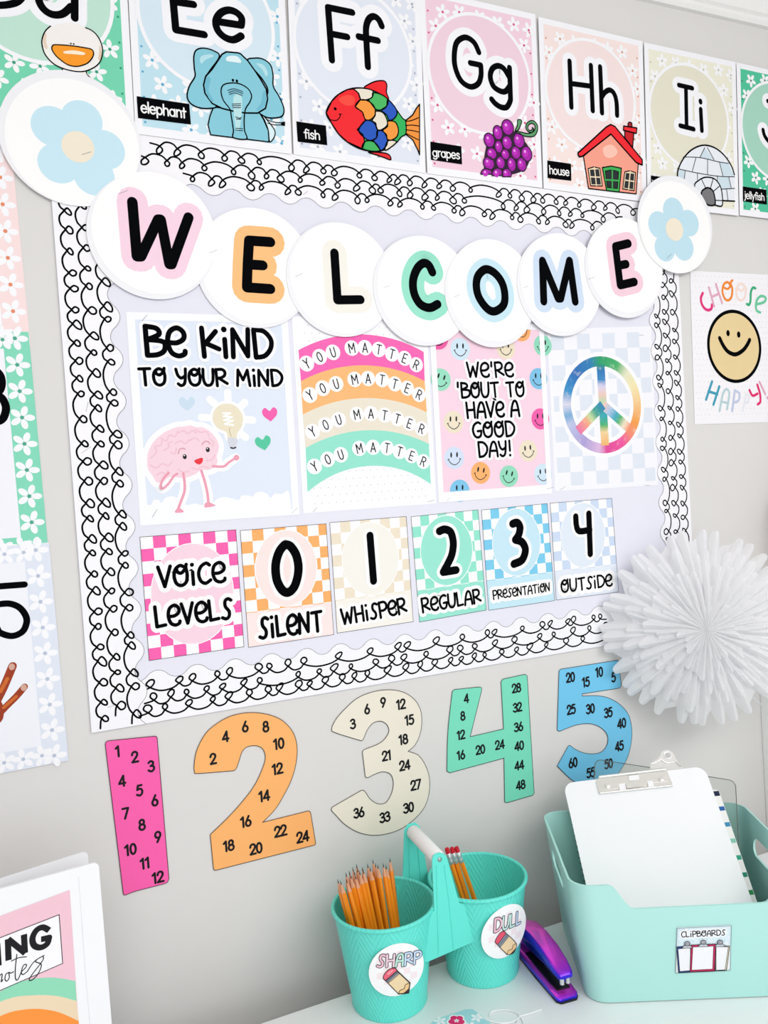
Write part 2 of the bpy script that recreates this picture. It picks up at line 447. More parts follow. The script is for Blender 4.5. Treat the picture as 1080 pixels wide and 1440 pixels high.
def rrect(x0, y0, x1, y1, r, n=6):
    out = []
    for cx, cy, a0 in ((x1 - r, y1 - r, 0), (x0 + r, y1 - r, 90), (x0 + r, y0 + r, 180), (x1 - r, y0 + r, 270)):
        for k in range(n + 1):
            a = math.radians(a0 + 90 * k / n); out.append((cx + r * math.cos(a), cy + r * math.sin(a)))
    return out

# ------------------------------------------------------------------ the room
WALLM = M('#dddbd9', 0.75, 0.15, 0, 0.012, 35, 0.02)
def struct(name, lo, hi, mat, bev=0.0):
    mb = MB(); mb.box(lo, hi, mat, bev); o = mb.build(name, None, bev > 0); o['kind'] = 'structure'; return o
struct('wall_back', (-2.6, 0, 0), (3.2, 0.12, 2.36), WALLM)
struct('floor', (-2.6, -4.5, -0.05), (3.2, 0.12, 0), M('#cfc8be', 0.5, 0.3, 0, 0.06, 12))
struct('ceiling', (-2.6, -4.5, 2.36), (3.2, 0.12, 2.42), M('#ecebe9', 0.8, 0.1, 0, 0.01, 30))
mb = MB()
prof = [(0, 2.237), (-0.008, 2.237), (-0.012, 2.243), (-0.010, 2.250), (-0.016, 2.254), (-0.022, 2.275), (-0.034, 2.300), (-0.052, 2.318), (-0.060, 2.322), (-0.062, 2.332), (-0.068, 2.336), (-0.070, 2.36), (0, 2.36)]
N = len(prof)
mb.faces([(x, y - 0.0001, z) for x in (-2.6, 3.2) for y, z in prof], [(i, (i + 1) % N, N + (i + 1) % N, N + i) for i in range(N)] + [tuple(range(N)), tuple(range(N, 2 * N))], M('#f3f3f2', 0.45, 0.3, 0, 0.01))
o = mb.build('trim_1', None, False); o['kind'] = 'structure'
mb = MB(); mb.box((-2.6, -0.014, 0.0005), (1.2, -0.0005, 0.11), M('#f0f0ee', 0.45, 0.3, 0, 0.01), 0.003)
o = mb.build('baseboard_back'); o['kind'] = 'structure'

# ------------------------------------------------------------------ helpers for things on the wall
def P4(plane, *f): return [plane.px(f[i], f[i + 1]) for i in range(0, len(f), 2)]
class Card:
    """a sheet fixed to the wall; quad = TL, TR, BR, BL in plane coordinates"""
    def __init__(s, name, label, cat, quad, d, group=None, paper=WHITE, th=0.0004, part='sheet', outline=None):
        s.pl = wall_plane(d); s.q = [Vector(p) for p in quad]
        c = (s.q[2] + s.q[3]) / 2
        s.root = thing(name, label, cat, (c.x, -d, c.y), group)
        s.sheet = sheet(part, s.root, s.pl, outline or [tuple(p) for p in (s.q[3], s.q[2], s.q[1], s.q[0])], 0, th, paper)
        s.h = th
    def uv(s, u, v):
        a = s.q[3].lerp(s.q[2], u); b = s.q[0].lerp(s.q[1], u); p = a.lerp(b, v); return (p.x, p.y)
    def rect(s, u0, v0, u1, v1): return [s.uv(u0, v0), s.uv(u1, v0), s.uv(u1, v1), s.uv(u0, v1)]
    def ink(s, extra=0): return Ink(s.pl, s.h + LAY * extra)
    def edge(s, ink, w, mat, lay, ins=0.002):
        ink.stroke([s.uv(ins, ins), s.uv(1 - ins, ins), s.uv(1 - ins, 1 - ins), s.uv(ins, 1 - ins)], w, mat, lay, True)
    def frame(s, ink, u0, v0, u1, v1, mat, lay):
        for r in ((0, 0, 1, v0), (0, v1, 1, 1), (0, v0, u0, v1), (u1, v0, 1, v1)): ink.face(s.rect(*r), mat, lay)
def para(TL, TR, BR, BL):
    """fill in the one missing corner of a sheet"""
    c = [TL, TR, BR, BL]; i = c.index(None)
    a, b, o = Vector(c[(i + 1) % 4]), Vector(c[i - 1]), Vector(c[(i + 2) % 4]); c[i] = tuple(a + b - o); return c
STAPLE = M('#8f9096', 0.3, 0.6, 0.9, 0)
def staples(root, pl, h, *segs):
    for x0, y0, x1, y1 in segs:
        a, b = pl.px(x0, y0), pl.px(x1, y1); mb = MB(); A, B = pl.w(a[0], a[1], h + 0.0004), pl.w(b[0], b[1], h + 0.0004)
        d = (B - A).normalized() * 0.0006; inn = -pl.n * 0.0006
        mb.tube([A + inn, A + d, B - d, B + inn], 0.00022, STAPLE, 5); mb.build('staple', root)

# ------------------------------------------------------------------ bulletin board and its borders
BD = 0.0030
WP = wall_plane(BD)
BL_, BR_, TR_, TL_ = (0.0423, -0.2965 + ZC), (1.0660, -0.3025 + ZC), (1.0680, 0.4485 + ZC), (0.0472, 0.4815 + ZC)
board = Card('bulletin_board', 'wide lavender bulletin board covered with posters and edged with scribbled white trim', 'bulletin board', [TL_, TR_, BR_, BL_], 0.0004, None, M('#e6e6f2', 0.7, 0.15, 0, 0.01, 50), 0.0026, 'backing')

def border(label, A, B, inward, width, period, amp, phase, lines, sgn, d):
    """scalloped border strip from A to B (plane points); inward = unit direction of its scalloped edge"""
    A, B = Vector(A), Vector(B); L = (B - A).length; ex = (B - A) / L; ey = Vector((-ex.y, ex.x))
    if ey.dot(Vector(inward)) < 0: ey = -ey
    def W(s_, t): p = A + ex * s_ + ey * t; return (p.x, p.y)
    def sc(s_):
        c = math.cos(2 * PI * (s_ - phase) / period); return width + amp * (abs(c) ** 0.8 * (1 if c > 0 else -1))
    n = int(L / 0.0025); out = [W(0, 0), W(L, 0)] + [W(L * (1 - i / n), sc(L * (1 - i / n))) for i in range(n + 1)]
    c = (A + B) / 2; pl = wall_plane(d)
    root = thing('border_trim', label, 'border strip', (c.x, -d, c.y), 'scribbled border strips round the board')
    sheet('strip', root, pl, out, 0, 0.0004, '#f5f4f9')
    ik = Ink(pl, 0.0004)
    ik.stroke([W(L * i / n, sc(L * i / n) - 0.0003) for i in range(n + 1)], 0.0006, '#77767c', 1)
    for li, (t0, ss) in enumerate(lines):
        ss = sorted(ss); ss = [v for i, v in enumerate(ss) if i == 0 or v - ss[i - 1] > 0.0115]; rnd = random.Random(li * 31 + int(L * 1000) + int(phase * 1e4))
        full = []; prev = -0.004
        if not ss: continue
        pts = [(max(0.0, ss[0] - 0.012), t0 - 0.002)]
        for i, s_ in enumerate(ss):
            r = 0.0102 * rnd.uniform(0.72, 1.12); w_ = r * rnd.uniform(0.42, 0.6); sl = sgn * r * rnd.uniform(-0.1, 0.35)
            pts += [(s_ - 0.0012, t0 + 0.0), (s_ + w_ * 0.8, t0 + 0.45 * r), (s_ + w_ * 0.55 + sl, t0 + 0.92 * r), (s_ - w_ * 0.35 + sl, t0 + 0.98 * r), (s_ - w_ * 0.85, t0 + 0.5 * r), (s_ + 0.0012, t0 - 0.0004)]
            if i + 1 < len(ss):
                gap = ss[i + 1] - s_; b = min(0.0058, 0.26 * gap)
                pts += [(s_ + gap * 0.28, t0 - b * 0.85), (s_ + gap * 0.52, t0 - b), (s_ + gap * 0.78, t0 - b * 0.7)]
        pts.append((min(L, ss[-1] + 0.012), t0 - 0.002))
        ik.stroke(cr_spline([W(*p) for p in pts], False, 5), 0.0023, BLACK, 2)
    ik.build('scribble', root)
    return root
def along(A, B, pts):
    A, B = Vector(A), Vector(B); e = (B - A).normalized(); L = (B - A).length
    return [v for v in ((Vector(p) - A).dot(e) for p in pts) if 0.004 < v < L - 0.004]
def ontop(A, B, xs):
    out = []
    for x in xs:
        ya, yb = 120.0, 1100.0
        pA, pB = Vector(A), Vector(B)
        a3, b3 = to_px((A[0], -BD, A[1])), to_px((B[0], -BD, B[1]))
        t = (x - a3[0]) / (b3[0] - a3[0]); out.append(WP.px(x, a3[1] + t * (b3[1] - a3[1])))
    return along(A, B, out)
def onside(A, B, ys):
    a3, b3 = to_px((A[0], -BD, A[1])), to_px((B[0], -BD, B[1])); out = []
    for y in ys:
        t = (y - a3[1]) / (b3[1] - a3[1]); out.append(WP.px(a3[0] + t * (b3[0] - a3[0]), y))
    return along(A, B, out)
Z = ZC
lb1 = [180 + v / 4.5 for v in (80, 200, 330, 420, 520, 640, 775, 915, 1015, 1150, 1240, 1360)] + [480 + v / 4.5 for v in (125, 235, 335, 495, 650, 765, 890, 1030, 1125, 1255, 1345)] + [780 + v / 4.5 for v in (130, 235, 370, 465, 595, 685, 820, 945, 1050)]
lb2 = [180 + v / 4.5 for v in (90, 210, 350, 480, 620, 750, 880, 995, 1150, 1310)] + [480 + v / 4.5 for v in (70, 200, 340, 425, 555, 655, 790, 895, 1030, 1115, 1255, 1345)] + [780 + v / 4.5 for v in (125, 250, 365, 515, 670, 770, 870, 985)]
lb3 = [180 + v / 4.5 for v in (300, 420, 560, 700, 830, 960, 1120, 1205, 1390)] + [480 + v / 4.5 for v in (130, 325, 395, 595, 665, 835, 915, 1110, 1190)] + [760 + v / 2.7 for v in (65, 110, 215, 275, 380, 420, 525, 580, 685)]
tb1 = [x / 2.571 for x in (575, 640, 725, 810, 870, 935, 1060)] + [380 + x / 2.571 for x in (75, 130, 190, 230, 320, 375, 430)] + [550 + x / 9 for x in (80, 230, 420, 605, 775, 1000)] + [700 + x / 9 for x in (10, 145, 295, 445, 560, 730, 855, 1025)] + [740 + x / 3.176 for x in (300, 352, 405, 475)]
tb2 = [x / 2.571 for x in (520, 600, 655, 735, 840, 905, 960, 1010)] + [380 + x / 2.571 for x in (35, 105, 185, 240, 310, 365, 395)] + [550 + x / 9 for x in (90, 230, 420, 575, 770, 915)] + [700 + x / 9 for x in (55, 225, 360, 570, 765, 910, 1060)] + [740 + x / 3.176 for x in (255, 340, 400)]
tb3 = [x / 2.571 for x in (690, 760, 800, 900, 940, 1040)] + [380 + x / 2.571 for x in (60, 95, 185, 230, 310, 345, 430, 465, 545, 585, 660, 690, 770, 800, 870, 900, 965)] + [740 + x / 3.176 for x in (60, 90, 170, 200, 290, 340)]
rb1 = [380 + v / 3.176 for v in (50, 110, 190, 270, 320, 390, 460, 505, 570, 620, 690, 740, 810, 855, 920, 970, 1040, 1100, 1160, 1240, 1310, 1380, 1450)]
rb2 = [380 + v / 3.176 for v in (15, 70, 125, 190, 235, 295, 350, 405, 460, 540, 615, 680, 745, 805, 855, 925, 965, 1035, 1090, 1160, 1230, 1300, 1380)]
rb3 = [380 + v / 3.176 for v in (40, 110, 210, 250, 345, 390, 480, 515, 615, 660, 750, 790, 885, 925, 1030, 1065, 1155, 1190, 1280, 1320)]
bb1 = [v / 2.7 for v in (580, 690, 740, 835, 880)] + [360 + v / 2.7 for v in (20, 60, 130, 190, 320, 440, 545, 580, 690, 790, 885, 910, 1020)] + [720 + v / 3 for v in (50, 135, 165, 240, 265, 350, 378)]
bb2 = [v / 2.7 for v in (590, 655, 715, 790, 850, 930)] + [360 + v / 2.7 for v in (20, 165, 245, 300, 365, 460, 520, 565, 650, 740, 780, 835, 910, 985)] + [720 + v / 3 for v in (25, 120, 180, 260, 330, 400)]
bb3 = [v / 2.7 for v in (565, 630, 720, 810, 870, 950)] + [360 + v / 2.7 for v in (50, 90, 165, 205, 265, 330, 375, 425, 500, 570, 625, 680, 740, 780, 830, 870, 935, 990)] + [720 + v / 3 for v in (30, 75, 145, 230, 300, 400)]
A_, B_ = (0.0425, -0.2960 + Z), (1.0655, -0.3018 + Z)
lab = 'scribbled white border strip along the %s edge of the bulletin board'
b_bot = border(lab % 'bottom', A_, B_, (0, 1), 0.0625, 0.0517, 0.0060, 0.4909 - 0.0425, [(0.013, ontop(A_, B_, bb3)), (0.0285, ontop(A_, B_, bb2)), (0.0460, ontop(A_, B_, bb1))], 1, 0.0031)
A_, B_ = (0.0470, 0.4808 + Z), (1.0670, 0.4485 + Z)
b_top = border(lab % 'top', A_, B_, (0, -1), 0.0655, 0.05365, 0.0058, 0.3607 - 0.0470, [(0.0135, ontop(A_, B_, tb1)), (0.031, ontop(A_, B_, tb2)), (0.0480, ontop(A_, B_, tb3))], -1, 0.0031)
A_, B_ = (0.0472, 0.4800 + Z), (0.0425, -0.2963 + Z)
b_left = border(lab % 'left', A_, B_, (1, 0), 0.0655, 0.0545, 0.0068, 0.4800 - 0.2376, [(0.013, onside(A_, B_, lb1)), (0.0325, onside(A_, B_, lb2)), (0.0520, onside(A_, B_, lb3))], 1, 0.0036)
A_, B_ = (1.0680, 0.4480 + Z), (1.0657, -0.3020 + Z)
b_right = border(lab % 'right', A_, B_, (-1, 0), 0.0655, 0.0529, 0.0062, 0.4480 - 0.2485, [(0.013, onside(A_, B_, rb1)), (0.0325, onside(A_, B_, rb2)), (0.0520, onside(A_, B_, rb3))], -1, 0.0036)
pl_ = wall_plane(0.0036)
staples(b_left, pl_, 0.0004, (121, 579, 124, 565), (115, 637, 128, 628), (151, 995, 162, 991))
staples(b_top, wall_plane(0.0031), 0.0004, (468, 260, 477, 255), (426, 274, 433, 269))

# ------------------------------------------------------------------ posters on the board
D1 = 0.0031
WP1 = wall_plane(D1 + 0.0004)
def mid(a, b): return tuple((Vector(a) + Vector(b)) / 2)
# BE KIND
q = para(*([WP1.px(177.2, 438.5), None] + [WP1.px(421, 723.5), WP1.px(197.2, 739.5)]))
c = Card('poster', 'pale blue poster reading BE KIND TO YOUR MIND with a walking pink brain', 'poster', q, D1, 'posters on the bulletin board', '#f6f7fc')
k = c.ink(); k.face(c.rect(0.048, 0.03, 0.955, 0.965), '#dfe7f5', 1)
k.at(190, 540, 5)
k.fill([46, 850, 62, 842, 110, 850, 130, 815, 165, 815, 185, 835, 215, 800, 270, 790, 310, 820, 360, 850, 420, 840, 470, 850, 540, 840, 580, 805, 640, 795, 700, 810, 730, 815, 750, 785, 800, 785, 825, 790, 850, 765, 890, 758, 930, 775, 950, 800, 985, 770, 1030, 775, 1055, 757, 1075, 752, 1088, 780, 1098, 890, 1085, 910, 600, 948, 70, 980, 56, 960, 50, 880], '#f6f7fc', 2)
c.frame(k, 0.048, 0.03, 0.955, 0.965, '#f6f7fc', 3)
k.build('artwork_background', c.root)
k = c.ink(3); k.at(190, 540, 5)
body = [85, 530, 92, 480, 120, 420, 160, 375, 215, 335, 290, 305, 340, 300, 390, 292, 430, 305, 475, 305, 530, 338, 570, 385, 588, 430, 585, 470, 572, 510, 578, 545, 560, 585, 510, 605, 465, 605, 420, 635, 350, 660, 290, 655, 240, 655, 195, 690, 150, 690, 125, 650, 90, 595]
pk, pd, lm = '#f4d3df', '#e7a9bb', '#ecc0d0'
for wd, mat, ly in ((75, '#f8f8fc', 1), (0, pk, 3)):
    p = cr_spline(k.Q(body), True); k.poly(p, mat, ly)
    if wd: k.stroke(p, wd * k.sc(300, 500), mat, ly, True)
limbs = [([235, 625, 195, 670, 178, 720, 195, 735, 235, 700, 270, 650, 295, 632], 17), ([338, 630, 348, 700, 345, 760, 320, 830, 300, 885], 18), ([465, 610, 490, 690, 508, 770, 515, 845], 18), ([545, 578, 620, 580, 660, 550, 705, 520], 17)]
for f, w in limbs: k.pen(f, w + 50, '#f8f8fc', 2)
for f, w in limbs: k.pen(f, w, '#eb9fb4', 4 if f[1] != 625 else 5)
k.fill([280, 902, 290, 880, 310, 872, 335, 888, 340, 900, 310, 905], '#eb9fb4', 5); k.fill([488, 865, 492, 838, 520, 833, 550, 845, 563, 855, 520, 866], '#eb9fb4', 5)
k.dot(712, 518, 20, '#eb9fb4', 5)
for f in ([110, 520, 150, 480, 140, 440, 180, 430, 190, 390], [180, 380, 220, 400, 240, 360, 280, 370, 300, 330], [200, 470, 240, 440, 230, 420, 260, 405], [300, 345, 340, 330, 370, 350, 400, 330, 430, 345], [420, 320, 460, 340, 500, 335, 520, 365], [105, 570, 150, 590, 190, 560, 230, 575, 260, 545], [150, 640, 190, 620, 215, 640, 230, 610], [280, 420, 320, 400, 350, 420, 380, 390], [250, 480, 280, 490, 290, 450], [520, 380, 550, 410, 545, 440], [400, 590, 440, 600, 470, 580, 520, 590], [300, 600, 340, 620, 380, 610], [500, 540, 540, 530, 560, 500], [380, 400, 420, 380, 450, 400]): k.pen(f, 9, lm, 4)
k.pen([303, 490, 310, 465, 330, 452, 350, 458], 9, '#dfa0b2', 5); k.pen([470, 425, 488, 405, 510, 405, 525, 420], 9, '#dfa0b2', 5)
for x, y in ((348, 511), (510, 462)): k.dot(x, y, 14, '#15161a', 6, 18); k.dot(x - 3, y - 8, 4.5, '#ffffff', 7)
k.fill([415, 540, 440, 526, 472, 520, 474, 545, 455, 565, 430, 560], '#e8343f', 6)
k.build('brain_drawing', c.root)
k = c.ink(3); k.at(190, 540, 5)
for x0, y0, x1, y1 in ((650, 60, 652, 110), (525, 110, 560, 140), (465, 235, 520, 238), (770, 130, 735, 165), (825, 255, 780, 250), (775, 375, 745, 350)): k.pen([x0, y0, x1, y1], 52, '#f7f8fc', 1, False)
bulb = [650, 138, 705, 155, 745, 200, 758, 250, 745, 305, 718, 345, 708, 385, 655, 382, 640, 340, 580, 310, 547, 260, 550, 200, 590, 152]
p = cr_spline(k.Q(bulb), True); k.stroke(p, 40 * k.sc(650, 250), '#f7f8fc', 1, True); k.poly(p, '#e8dfc6', 2)
k.fill([648, 378, 718, 385, 712, 430, 668, 440], '#f7f8fc', 1, False); k.fill([652, 378, 718, 386, 714, 420, 705, 442, 668, 440, 658, 420], '#d4d6e0', 3)
k.pen([672, 448, 690, 452, 706, 446], 10, '#2c2d33', 4)
k.pen([615, 205, 670, 205, 618, 228, 682, 232, 622, 255, 688, 258, 628, 282, 690, 290], 11, '#ffffff', 4, False); k.pen([668, 305, 662, 330, 675, 368], 3, '#b5915c', 4)
k.build('bulb_drawing', c.root)
for nm, x, y, s_, col, r_ in (('heart_drawing', 365, 135, 98, '#c9dced', 0.0), ('heart_drawing', 947, 210, 96, '#f25fae', 0.05), ('heart_drawing', 900, 412, 100, '#55c6a0', 0.15)):
    k = c.ink(3); k.at(190, 540, 5); heart(k, x, y, s_, col, 2, r_); k.build(nm, c.root)
k = c.ink(3); k.at(180, 440, 5)
wpx(k, 'Be KiND', 112, 303, 1022, 320, 212, 22, G, 0.175, 7, BLACK, '#f9f9fd')
k.build('lettering', c.root); k = c.ink(3); k.at(180, 440, 5)
wpx(k, 'TO YOUR MiND', 68, 510, 1090, 516, 122, 16, G, 0.19, 7, BLACK, '#f9f9fd')
k.build('lettering', c.root)
staples(c.root, c.pl, c.h, (199, 452, 207.5, 442.5), (214, 727.5, 221, 716), (410, 722, 418, 714))
# YOU MATTER
BLq, BRq = WP1.px(426.8, 722), WP1.px(613.5, 708)
up1 = Vector(q[0]) - Vector(q[3])
q2 = [tuple(Vector(BLq) + up1), tuple(Vector(BRq) + up1), BRq, BLq]
c = Card('poster', 'white dotted poster with a four-band rainbow repeating YOU MATTER', 'poster', q2, D1, 'posters on the bulletin board', '#f7f7fc')
k = c.ink()
for j in range(24):
    for i in range(19):
        if 0.05 < (i + 0.5 * (j % 2)) / 18 < 0.97: k.disc(c.uv(0.03 + 0.94 * (i + 0.5 * (j % 2)) / 18, 0.045 + 0.95 * j / 24), 0.0006, '#8d8d96', 1, 6)
def arc3(p0, p1, p2, n=30):
    ax, ay = p0; bx, by = p1; cx, cy = p2
    d = 2 * (ax * (by - cy) + bx * (cy - ay) + cx * (ay - by))
    ux = ((ax * ax + ay * ay) * (by - cy) + (bx * bx + by * by) * (cy - ay) + (cx * cx + cy * cy) * (ay - by)) / d
    uy = ((ax * ax + ay * ay) * (cx - bx) + (bx * bx + by * by) * (ax - cx) + (cx * cx + cy * cy) * (bx - ax)) / d
    r = math.hypot(ax - ux, ay - uy); a0 = math.atan2(ay - uy, ax - ux); a1 = math.atan2(cy - uy, cx - ux)
    return [(ux + r * math.cos(a0 + (a1 - a0) * i / n), uy + r * math.sin(a0 + (a1 - a0) * i / n)) for i in range(n + 1)]
k.at(400, 440, 5)
arcs = [arc3(*k.Q(f)) for f in ([98, 262, 545, 152, 978, 275], [115, 480, 560, 369, 985, 480], [128, 715, 600, 599, 1000, 700], [148, 950, 620, 825, 1015, 922])]
k.at(400, 520, 5); arcs.append(arc3(*k.Q([162, 860, 650, 675, 1028, 805])))
for i, col in enumerate(('#f865b3', '#fdb878', '#e8e0cf', '#94e2cd')): k.poly(arcs[i] + arcs[i + 1][::-1], col, 2)
k.build('rainbow_drawing', c.root)
k = c.ink(3)
rows = [(400, 440, (155, 357, 246, 310, 340, 278, 472, 248, 565, 245, 662, 258, 755, 290, 843, 320, 925, 365)), (400, 440, (178, 578, 268, 530, 362, 500, 492, 468, 587, 462, 685, 470, 775, 500, 862, 530, 945, 575)),
        (400, 440, (196, 835, 288, 787, 380, 752, 508, 715, 607, 708, 703, 720, 793, 745, 877, 778, 962, 815)), (400, 520, (210, 680, 303, 630, 395, 598, 525, 553, 622, 545, 720, 550, 808, 575, 892, 605, 975, 645))]
for x0, y0, f in rows:
    k.at(x0, y0, 5); C = k.Q(f)
    a_ = arc3(C[0], C[4], C[8], 2)
    for i, ch in enumerate('YOUMATTER'):
        k = c.ink(3)
        p = Vector(C[i]); nb = Vector(C[min(i + 1, 8)]) - Vector(C[max(i - 1, 0)]); nb.normalize(); up = Vector((-nb.y, nb.x))
        k.disc(C[i], 0.0113, '#f8f8fc', 1 + (i % 2), 24); wd = P_[ch][0] / 100 * 0.0135; k2 = p - nb * wd / 2 - up * 0.0068
        write(k, ch, k2, k2 + nb * wd, 0.0135, [(0, BLACK, 4)], P_, 0.115); k.build('letter_disc', c.root)
staples(c.root, c.pl, c.h, (440, 720, 446, 713), (601, 706, 611, 703))
# WE'RE 'BOUT TO HAVE A GOOD DAY
BLq, BRq = WP1.px(616.8, 707), WP1.px(776, 694)
q3 = [tuple(Vector(BLq) + up1), tuple(Vector(BRq) + up1 + Vector((0, -0.004))), BRq, BLq]
c = Card('poster', "pink poster of smiley faces reading WE'RE 'BOUT TO HAVE A GOOD DAY", 'poster', q3, D1, 'posters on the bulletin board', '#f7f7fc')
k = c.ink(); k.face(c.rect(0.045, 0.055, 0.955, 0.965), '#f5d3e3', 1)
def smiley(ink, x, y, col, rot, r=0.0172):
    cx, cy = ink.q(x, y); co, si = math.cos(rot), math.sin(rot)
    def L(a, b): return (cx + (a * co - b * si) * r, cy + (a * si + b * co) * r)
    ink.disc((cx, cy), r, col, 2, 28)
    for a in (-0.3, 0.3):
        e = L(a, 0.28); ink.disc(e, 0.09 * r, '#17181c', 3, 12, 0.25 * r, rot - 0.08)
    ink.stroke(cr_spline([L(-0.6, -0.1), L(-0.42, -0.42), L(0, -0.62), L(0.42, -0.42), L(0.6, -0.1)], False, 5), 0.07 * r, '#17181c', 3)
    for a in (-1, 1): ink.stroke([L(a * 0.66, -0.14), L(a * 0.54, -0.06)], 0.07 * r, '#17181c', 3)
k.at(590, 440, 5)
for x, y, col, r_ in ((130, 180, '#ee5ca6', 0.1), (285, 255, '#cfe4f2', 0.0), (605, 250, '#ecdfc6', 0.0), (715, 125, '#fbae6d', 0.35), (865, 230, '#8fd8bc', 0.0), (148, 470, '#96dcc0', -0.3), (835, 463, '#7dbfe4', 0.0), (238, 768, '#ebdfc8', 0.0), (848, 746, '#f05fab', 0.0), (243, 1020, '#d2def3', 0.0), (762, 970, '#ebdfc8', 0.1)): smiley(k, x, y, col, r_)
k.at(590, 520, 5)
for x, y, col, r_ in ((428, 725, '#fbb06f', -0.2), (627, 748, '#93dabd', -0.25), (868, 735, '#cfe4f2', 0.05), (282, 850, '#7dc3e8', 0.0)): smiley(k, x, y, col, r_)
c.frame(k, 0.045, 0.055, 0.955, 0.965, '#f7f7fc', 4)
k.build('smiley_pattern', c.root)
for t, f in (("We'Re", (330, 455, 662, 450, 106)), ("'BOUT TO", (258, 600, 740, 588, 108)), ('HAVe', (325, 742, 598, 731, 112)), ('A', (634, 729, 704, 725, 112)), ('GOOD', (366, 880, 672, 868, 110)), ('DAY!', (408, 1016, 652, 1004, 108))):
    k = c.ink(5); k.at(590, 440, 5); wpx(k, t, *f, 17, G, 0.165, 3, BLACK, '#faf7fb'); k.build('lettering', c.root)
staples(c.root, c.pl, c.h, (628, 705, 633, 699), (768, 688, 778, 685))
# PEACE
q4 = P4(WP1, 769, 463, 915.5, 458.7, 925.8, 682.3, 780.5, 691)
c = Card('poster', 'pale checked poster with a large tie-dye peace sign', 'poster', q4, D1, 'posters on the bulletin board', '#f3f3f9')
k = c.ink()
cell = 0.1135; vr = cell * 0.2155 / 0.274
for j in range(10):
    for i in range(8):
        if (i + j) % 2 == 0:
            u0, v1 = 0.03 + cell * i * 1.06, 0.965 - vr * 1.06 * j
            k.face(c.rect(u0, max(0.03, v1 - vr * 1.06), min(0.975, u0 + cell * 1.06), v1), '#dfe5f0', 1)
k.build('check_pattern', c.root)
k = c.ink(1); k.at(760, 450, 5); pc = k.q(437, 597); VM = vcol_mat(); R0, RW = 0.0733, 0.0165
for r_, w_ in ((R0, 0.031),): k.ring(pc, r_ - w_ / 2, r_ + w_ / 2, '#f5f5fa', 1, 64)
for a in (90, -90, -38, -142): k.stroke([pc, (pc[0] + R0 * math.cos(math.radians(a)), pc[1] + R0 * math.sin(math.radians(a)))], 0.030, '#f5f5fa', 1)
stops = [(0, '#f2c68c'), (25, '#efe3b0'), (45, '#e2e2c4'), (62, '#3fae66'), (92, '#129a66'), (108, '#1479b4'), (135, '#1668b6'), (162, '#2b8fc7'), (178, '#d9d6ea'), (192, '#6fa9d4'), (205, '#b9c0e4'), (235, '#a99bd4'), (260, '#d7b6dc'), (272, '#dd3f96'), (300, '#ec4d9c'), (318, '#f08a6d'), (335, '#f19a3e'), (360, '#f2c68c')]
def grad(st, t):
    for (a, ca), (b, cb) in zip(st, st[1:]):
        if a <= t <= b:
            f = (t - a) / max(1e-6, b - a); A, B = rgb(ca), rgb(cb); return tuple(A[i] + (B[i] - A[i]) * f for i in range(3))
    return rgb(st[-1][1])[:3]
NS = 120
for i in range(NS):
    a0, a1 = 2 * PI * i / NS, 2 * PI * (i + 1) / NS; k.colour = grad(stops, math.degrees((a0 + a1) / 2))
    k.face([(pc[0] + r * math.cos(a), pc[1] + r * math.sin(a)) for r, a in ((R0 - RW / 2, a0), (R0 + RW / 2, a0), (R0 + RW / 2, a1), (R0 - RW / 2, a1))], VM, 2)
for ang, st in ((90, [(0, '#a9dca9'), (.25, '#e9c6b9'), (.45, '#d9d2ec'), (.62, '#2f86c4'), (.85, '#1f73b5'), (1, '#15936b')]), (-90, [(0, '#2b9f9a'), (.25, '#2aa3b4'), (.5, '#3fb06c'), (.68, '#efcf96'), (1, '#f0b46d')]), (-38, [(0, '#f0c7b4'), (.25, '#a7c3e4'), (.45, '#3fa7c4'), (.62, '#48b06c'), (.8, '#f0e0c8'), (1, '#ef7f4d')]), (-142, [(0, '#2b7fb5'), (.3, '#2b9f8a'), (.5, '#c7dc9f'), (.65, '#f0a27d'), (1, '#e96aa8')])):
    d = Vector((math.cos(math.radians(ang)), math.sin(math.radians(ang)))); n_ = Vector((-d.y, d.x)) * RW / 2; P0 = Vector(pc); L = R0 - RW * 0.3
    for i in range(20):
        k.colour = grad(st, (i + 0.5) / 20); a, b = P0 + d * (L * i / 20), P0 + d * (L * (i + 1) / 20)
        k.face([a + n_, b + n_, b - n_, a - n_], VM, 3)
k.colour = None
k.build('peace_sign', c.root)
staples(c.root, c.pl, c.h, (787, 689, 795, 684), (898, 471, 905, 471.5), (906, 682, 914, 683))

